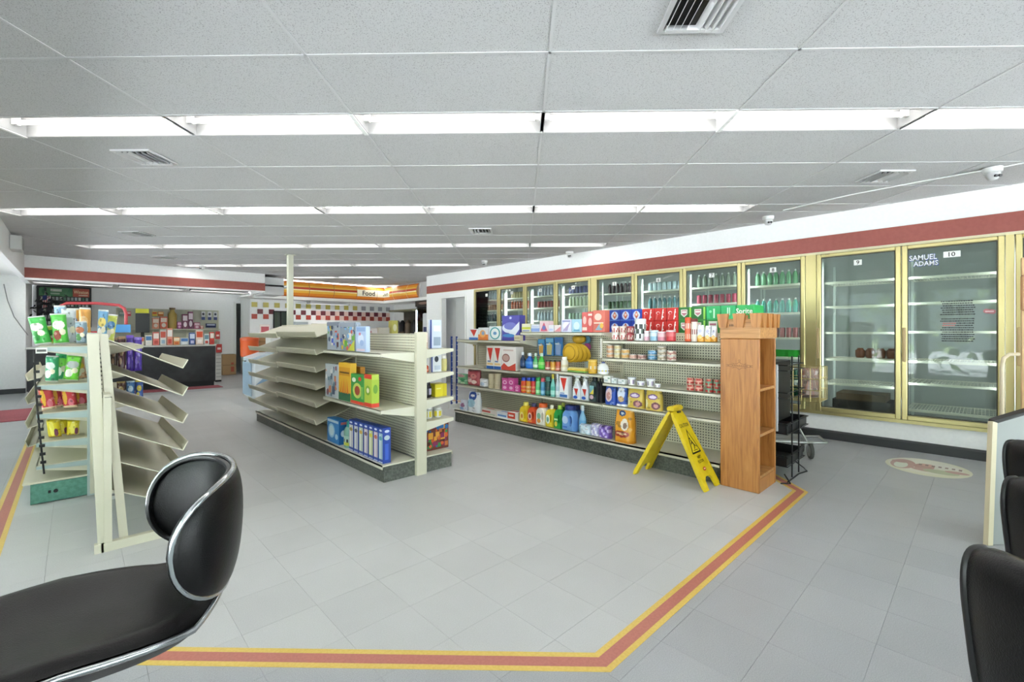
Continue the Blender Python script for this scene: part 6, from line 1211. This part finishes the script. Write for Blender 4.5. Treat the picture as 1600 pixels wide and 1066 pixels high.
for k, (a, b_, yt, c, c1, lb) in enumerate(((238, 249, 497, 'd98a6a', 'f0e0d0', 'peach'), (250, 262, 495, 'd96a4a', 'efe0d3', 'orange red'), (277, 284, 503, 'a94a86', 'e6b9d3', 'magenta'), (285, 294, 491, '8a4a66', 'efe0e6', 'plum and white'), (294, 302, 487, '7a3f5f', 'e3d3dc', 'dark plum'), (303, 313, 504, 'b05a7a', 'e9c9d6', 'rose'), (313, 318, 509, 'c95a4a', 'f0dcd3', 'small coral'))):
    di('%s box on the upper shelf behind the counter' % lb, a, b_, yt, c, [('r', .1, .55, .9, .9, c1), ('e', .5, .3, .3, .18, c1)])
for k, (a, b_) in enumerate(((315, 321), (325, 331), (334, 340))):
    x0, x1 = gx(a, 15.5), gx(b_, 15.5); z = zy(318, 500, 15.5); t = item('hanging_pouch', 'white pouch with blue foot hanging behind the counter, %s from the left' % ORD[k], 'pouch', ((x0+x1)/2, 15.53, z), 0, 'white pouches behind the counter')
    mb = MB(); mb.cbox(-(x1-x0)/2, (x1-x0)/2, 0, .03, 0, .24, M('dfe0e6', .5), .008); part('pouch', mb, t); mb = MB(); F(mb, x1-x0, .24, [('r', .05, 0, .95, .35, '4a5590'), ('e', .5, .7, .3, .15, '3a3f50')]); part('printed_front', mb, t)
for k, (a, b_, c, c1) in enumerate(((186, 196, '7a8f86', 'c9d3c9'), (197, 205, 'c94a5a', 'efd0d3'), (238, 246, 'e3c94a', 'd9542f'), (247, 256, 'd9823a', 'f0d9a0'), (322, 338, '2f3a6a', 'c9cfe6'))):
    x0, x1 = gx(a, 15.5), gx(b_, 15.5); z = zy(a, 494, 15.5) if k < 4 else zy(a, 512, 15.5); t = item('hanging_pack', '%s pack hanging high on the display behind the counter' % ('grey green', 'crimson', 'yellow', 'orange', 'wide navy')[k], 'pack', ((x0+x1)/2, 15.53, z), 0)
    mb = MB(); mb.cbox(-(x1-x0)/2, (x1-x0)/2, 0, .03, 0, .12, M(c, .5), .004); part('card', mb, t); mb = MB(); F(mb, x1-x0, .12, [('r', .1, .5, .9, .85, c1)]); part('printed_front', mb, t)
for k, (a, b_, y0, y1) in enumerate(((336, 343, 518, 530), (337, 346, 538, 551))):
    yy = 13.3; x0, x1 = gx(a, yy), gx(b_, yy); z0 = zy(a, y1, yy); t = carton('red_sign', '%s small red sign at the right end of the counter' % ('upper', 'lower')[k], 'sign', ((x0+x1)/2, yy-.06, z0), x1-x0, .02, zy(a, y0, yy)-z0, 'c43a34', [('r', .2, .35, .8, .6, 'f0d6d0')], (), 0)
yy = 13.3; x0, x1 = gx(337, yy), gx(346, yy); mb = MB(); mb.box(-(x1-x0)/2, (x1-x0)/2, 0, .2, 0, .045, DARK); mb.box(-(x1-x0)/2, (x1-x0)/2, 0, .2, .045, .86, M('dcdcd8', .5)); mb.box(-.02, .02, .0, .02, .86, 1.15, STEEL)
for k in range(8): mb.box(-(x1-x0)/2+.01, (x1-x0)/2-.01, -.004, 0, .12+k*.09, .13+k*.09, M('8f8f8c', .5))
single('brochure_stand', mb, 'narrow white stand beside the right end of the black counter', 'stand', ((x0+x1)/2, yy, 0))
# overhead pack unit
OY = 15.3; x0, x1 = gx(57, OY), gx(143, OY); HW = (x1-x0)/2; zt = zy(100, 448, OY); t = thing('tobacco_rack', 'tall black overhead rack of small packs with green and red header', 'rack', ((x0+x1)/2, OY, 1.36)); Hh = zt-1.36
mb = MB(); mb.box(-HW, HW, .0, .28, 0, Hh, M('17171a', .5)); part('cabinet', mb, t)
mb = MB(); pr(mb, (-HW+.04, 0, Hh-.235), (1,0,0), (0,0,1), 2*HW-.08, .20, [('r', 0, 0, .66, 1, '4e8a5c'), ('r', .66, 0, 1, 1, 'b9503f'), ('p', [(.5,0),(.66,0),(.66,1),(.6,1)], '3f7a4e'), ('e', .1, .5, .05, .3, '3a6f4a'), ('r', .22, .55, .44, .85, 'd9e3d6'), ('r', .22, .2, .40, .4, 'a9c4ac'), ('t', 'Winston', .83, .58, .42, 'efd2a8', .30), ('r', .78, .14, .97, .24, 'e6c9b0')]); part('header', mb, t, 'lit green and red header panel')
mb = MB()
for r_ in range(5):
    z = Hh-.33-r_*.145
    if z < .02: break
    for k in range(13): x = -HW+.06+k*(2*HW-.1)/13; mb.box(x, x+.045, -.012, 0, z, z+.075, M(('c9cfc4', '8f9a94', 'b9bfc3', '4f7a64', '9fa6a3')[(k*3+r_) % 5], .5))
    mb.box(-HW+.03, HW-.03, -.02, 0, z-.014, z-.004, M('5c5f60', .5))
part('pack_row', mb, t, kind='stuff')
t = thing('small_flag', 'little striped flag beside the black pack rack', 'flag', (gx(66, 14.9), 14.9, 1.55)); mb = MB(); mb.tube([(0, 0, -.1), (.05, 0, .62)], .008, STEEL, 6); part('flag_pole', mb, t)
mb = MB()
for k in range(7): mb.slab((.0+k*.018, -.02, .22+k*.01), (.018+k*.018, -.02, .23+k*.01), (.03+k*.018, -.02, .5+k*.006), (.012+k*.018, -.02, .5+k*.005), .004, M('b9545a' if k % 2 else 'e6e0df', .7))
mb.slab((.0, -.028, .42), (.07, -.028, .43), (.08, -.028, .54), (.01, -.028, .53), .004, M('3a4a86', .7)); part('flag_cloth', mb, t, kind='stuff')
mb = MB(); rr = random.Random(5)
for k in range(70):
    c = Vector((rr.gauss(0, .13), rr.gauss(0, .04), rr.gauss(0, .16))); s_ = rr.uniform(.03, .08); n = Vector((rr.uniform(-1,1), rr.uniform(-1,1), rr.uniform(-1,1))).normalized(); u = n.orthogonal().normalized()*s_; v = n.cross(u); mb.add([c-u, c-v*.5, c+u, c+v*.5], [(0,1,2,3)], M(('1c1c22', '2b2b33', '3a3a44')[k % 3], .6))
single('hanging_cloth', mb, 'bunched dark cloth hanging before the black pack rack', 'cloth', (gx(74, 14.7), 14.7, 1.85))['kind'] = 'stuff'
yy = 15.2; x0, x1 = gx(348, yy), gx(369, yy); t = carton('cardboard_box', 'closed brown cardboard box on the floor by the back doorway', 'box', ((x0+x1)/2, yy, 0), x1-x0, .3, zy(358, 554, yy), 'a98a63', [('r', 0, .46, 1, .5, '8f7350'), ('r', .6, .15, .85, .4, 'b0553f'), ('r', .62, .5, .82, .6, 'b0553f')], (), 0, rough=.8)
# white chest freezer, orange drink barrel
t = thing('chest_freezer', 'white rounded chest freezer behind the far end of the middle shelving', 'freezer', (2.62, 9.35, 0)); mb = MB(); mb.cbox(-.34, .34, -.3, .3, .04, .72, M('e3e9ef', .3), .05); part('freezer_body', mb, t); mb = MB(); mb.prism([(-.34, .722), (-.34, .78), (-.1, .86), (.34, .86), (.34, .722)], 'y', -.3, .3, M('cfdfe9', .2)); part('lid', mb, t); mb = MB(); mb.box(-.352, -.342, -.28, .28, .1, .7, M('9fb6cc', .4)); part('edge_strip', mb, t)
mb = MB(); pr(mb, (-.3, -.301, .2), (1,0,0), (0,0,1), .6, .4, [('p', [(0,.2),(.5,.9),(.6,.7),(.2,.05)], '8fb0d0'), ('r', .1, .05, .9, .15, 'b9cfc0')]); part('printed_side', mb, t)
t = thing('snack_table', 'dark low table holding the orange drink barrel', 'table', (2.98, 10.9, 0)); mb = MB(); mb.box(-.35, .35, -.2, .2, .68, .72, M('3a3230', .5)); part('table_top', mb, t)
for x in (-.32, .32):
    for y in (-.17, .17): mb = MB(); mb.box(x-.02, x+.02, y-.02, y+.02, 0, .68, M('3a3230', .5)); part('leg', mb, t)
lathed('drink_barrel', 'orange insulated drink barrel on the dark table', 'barrel', (gx(392, 10.8), 10.72, .7205), .42, [(.15, 0), (.17, .05), (.175, .8), (.18, .82), (.18, .94), (.14, 1)], 'dd5f2a', 'c9501f', .82, rz=0, n=22, rough=.4)
yy = 10.9; carton('cardboard_box', 'small open brown box above the orange drink barrel', 'box', (gx(398, yy)+.16, yy+.17, .7205), .2, .16, .50, 'b08a63', [('r', 0, .6, 1, .64, '8f6f4a')], (), 0, rough=.8)
# red framed bag stand on top of the left gondola
t = thing('red_tube_frame', 'red bent tube frame rising above the snack shelving', 'frame', (.12, 5.7, 1.25)); y = 5.7; RD = M('b94048', .35)
pts = [(gx(a, y)-.12, 0, zy(a, b_, y)-1.25) for a, b_ in ((93, 522), (93, 488), (96, 478), (104, 474), (150, 474), (186, 477), (194, 482), (197, 490), (197, 522))]
for p in (0, -1): pts[p] = (pts[p][0], 0, .005)
mb = MB(); mb.tube(pts, .014, RD, 8); part('tube', mb, t, smooth=60); mb = MB(); mb.box(pts[0][0]-.02, pts[-1][0]+.02, -.03, .03, -.003, .012, RD); part('foot_bar', mb, t); mb = MB(); mb.box(pts[-1][0]-.10, pts[-1][0]+.03, -.07, .03, .0, .075, M('3f8fd6', .4)); part('blue_tray', mb, t, 'bright blue tray')
# bags on the far side of the snack shelving
for k, (a, b_, yt, z, c, c1, lb) in enumerate(((172, 184, 528, .851, '4a3a34', '8a6f5a', 'dark brown bag'), (184, 196, 526, .851, '5a2f3a', 'a98a6a', 'maroon bag'), (197, 209, 524, .851, '4a2f9a', '7a5ac9', 'purple bag'), (209, 222, 527, .851, '5538a8', '8f7ad6', 'violet bag'), (182, 196, 590, .551, '6a4a3f', 'b9a46a', 'brown and gold bag'), (197, 211, 588, .551, '4a7ab5', 'b9d0e0', 'light blue bag'), (211, 224, 590, .551, '3f5fa8', 'd9c94a', 'blue and yellow bag'))):
    y = 6.08; x0, x1 = gx(a, y), gx(b_, y); sack('sweets_bag', '%s on the aisle side of the snack shelving' % lb, 'bag', ((x0+x1)/2, y, z), x1-x0, zy(a, yt, y)-z if k < 4 else .2, .05, [c], R(-5), cf=spot(c, (.5, .6, .3, .16, c1), (.35, .3, .2, .1, c1), ('b', .93, 1, c1)), seed=90+k)
# ================================================================ FOOD COUNTER
t = thing('food_counter', 'white food service counter behind the middle shelving', 'counter', (4.95, 12.1, 0)); mb = MB(); mb.box(-1.5, 1.5, 0, .6, 0, 1.12, M('e3e3e0', .5)); part('counter_front', mb, t); mb = MB(); mb.cbox(-1.53, 1.53, -.02, .62, 1.12, 1.16, M('e9e9e6', .35)); part('counter_top', mb, t)
def fc(label, px0, px1, yt, c, sh=(), cat='box', name='counter_box', y=12.2, d=.2):
    x0, x1 = gx(px0, y), gx(px1, y); h = max(.03, zy((px0+px1)/2, yt, y)-1.1605); return carton(name, label, cat, ((x0+x1)/2, y, 1.1605), (x1-x0)*.95, d, h, c, sh, (), 0)
fc('pink and white menu sign at the left of the food counter', 406, 422, 507, 'e3d3cf', [('r', .1, .3, .9, .8, 'c9626a')], 'sign', 'menu_sign', d=.03); fc('low white tray left on the food counter', 424, 445, 513, 'dfe0dc', [('r', 0, .6, 1, .7, 'b9bab5')], 'tray', 'food_tray')
fc('grey warmer box on the food counter beside the pole', 460, 482, 503, 'b9bfc3', [('r', .1, .2, .9, .8, '7f8f96')]); fc('long white tray in the middle of the food counter', 489, 512, 510, 'e0e0dd', (), 'tray', 'food_tray')
fc('white paper pile near the right end of the food counter', 572, 590, 513, 'e9e2de', [('r', .1, .3, .5, .6, 'cf9a9a')], 'papers', 'paper_pile'); fc('cream box near the right end of the food counter', 592, 609, 512, 'e0dac9'); fc('pale yellow bottle crate at the right of the food counter', 612, 622, 501, 'd6cf6a', [('e', .5, .5, .3, .25, 'f0ecc0')])
t = thing('display_fridge', 'black upright glass door drinks fridge in the food corner', 'fridge', (7.40, 11.45, 0)); rz_ = -90; x0 = -.30
mb = MB(); mb.box(-.02, .5, -.42, .42, 0, .1, DARK); mb.box(.02, .5, -.42, -.38, .1, 2.0, DARK); mb.box(.02, .5, .38, .42, .1, 2.0, DARK); mb.box(.46, .5, -.38, .38, .1, 2.0, M('3f4a4a', .5)); mb.box(-.02, .5, -.42, .42, 2.0, 2.19, M('26221f', .4)); part('fridge_body', mb, t)
mb = MB(); pr(mb, (-.021, .40, 2.02), (0,-1,0), (0,0,1), .8, .15, [('r', .05, .1, .95, .9, '4a3f38'), ('e', .5, .5, .3, .25, 'b08f7f')]); part('header', mb, t); mb = MB(); mb.box(-.02, -.012, -.37, .37, .12, 1.98, GLASS); part('glass_door', mb, t)
for k, z in enumerate((.5, .85, 1.2, 1.55)):
    mb = MB(); mb.box(.04, .45, -.38, .38, z-.015, z, STEEL); part('shelf', mb, t)
    for q in range(7): o = link('drink_bottle', bottle_me(('8fb09a', 'b0503a', '9fb6b0', 'c9d3cf')[k], 0)); o.location = (7.40+.12, 11.45+.32-q*.105, z); o['label'] = 'bottle in the black drinks fridge, shelf %s from below, %s from the left' % (ORD[k], ORD[q]); o['category'] = 'bottle'; o['group'] = 'bottles in the black fridge'
mb = MB(); mb.box(.0, .02, .39, .41, .2, 1.9, TUBEC); part('lamp', mb, t)
t = thing('coffee_station', 'dark coffee station with urns below the right end of the tiled wall', 'coffee station', (7.55, 12.9, 0)); mb = MB(); mb.box(-.3, .5, -.75, .7, 0, 1.1, M('2b2926', .5)); part('cabinet', mb, t); mb = MB(); mb.box(.46, .5, -.75, .7, 1.1, 1.95, M('4a463c', .5)); mb.box(-.1, .5, -.75, .7, 1.9, 1.95, M('8f8a70', .5)); part('hood', mb, t)
for k, y in enumerate((-.5, -.15, .2, .5)):
    mb = MB(); mb.lathe([(.11, 1.101), (.11, 1.5), (.07, 1.56), (.03, 1.62)], M(('2a2a2c', '7a6a5a', '1f1f22', 'a9a49a')[k], .3, .3), 14, (.12, y)); part('urn', mb, t, smooth=40)
mb = MB(); mb.cbox(-.28, -.12, -.3, .3, 1.101, 1.25, M('6a5a4a', .5)); part('cup_holder', mb, t)
t = thing('ice_dispenser', 'white dispenser with blue marks beside the black fridge', 'dispenser', (6.98, 10.35, 0)); mb = MB(); mb.cbox(-.22, .22, -.22, .22, 0, 1.15, M('3b4a6a', .5), .01); part('base_cabinet', mb, t); mb = MB(); mb.cbox(-.2, .2, -.2, .2, 1.151, 1.75, M('e3e6ea', .35), .02); part('dispenser_head', mb, t); mb = MB(); mb.box(-.205, -.201, -.14, .14, 1.2, 1.38, M('3a4a78', .4)); part('panel', mb, t)
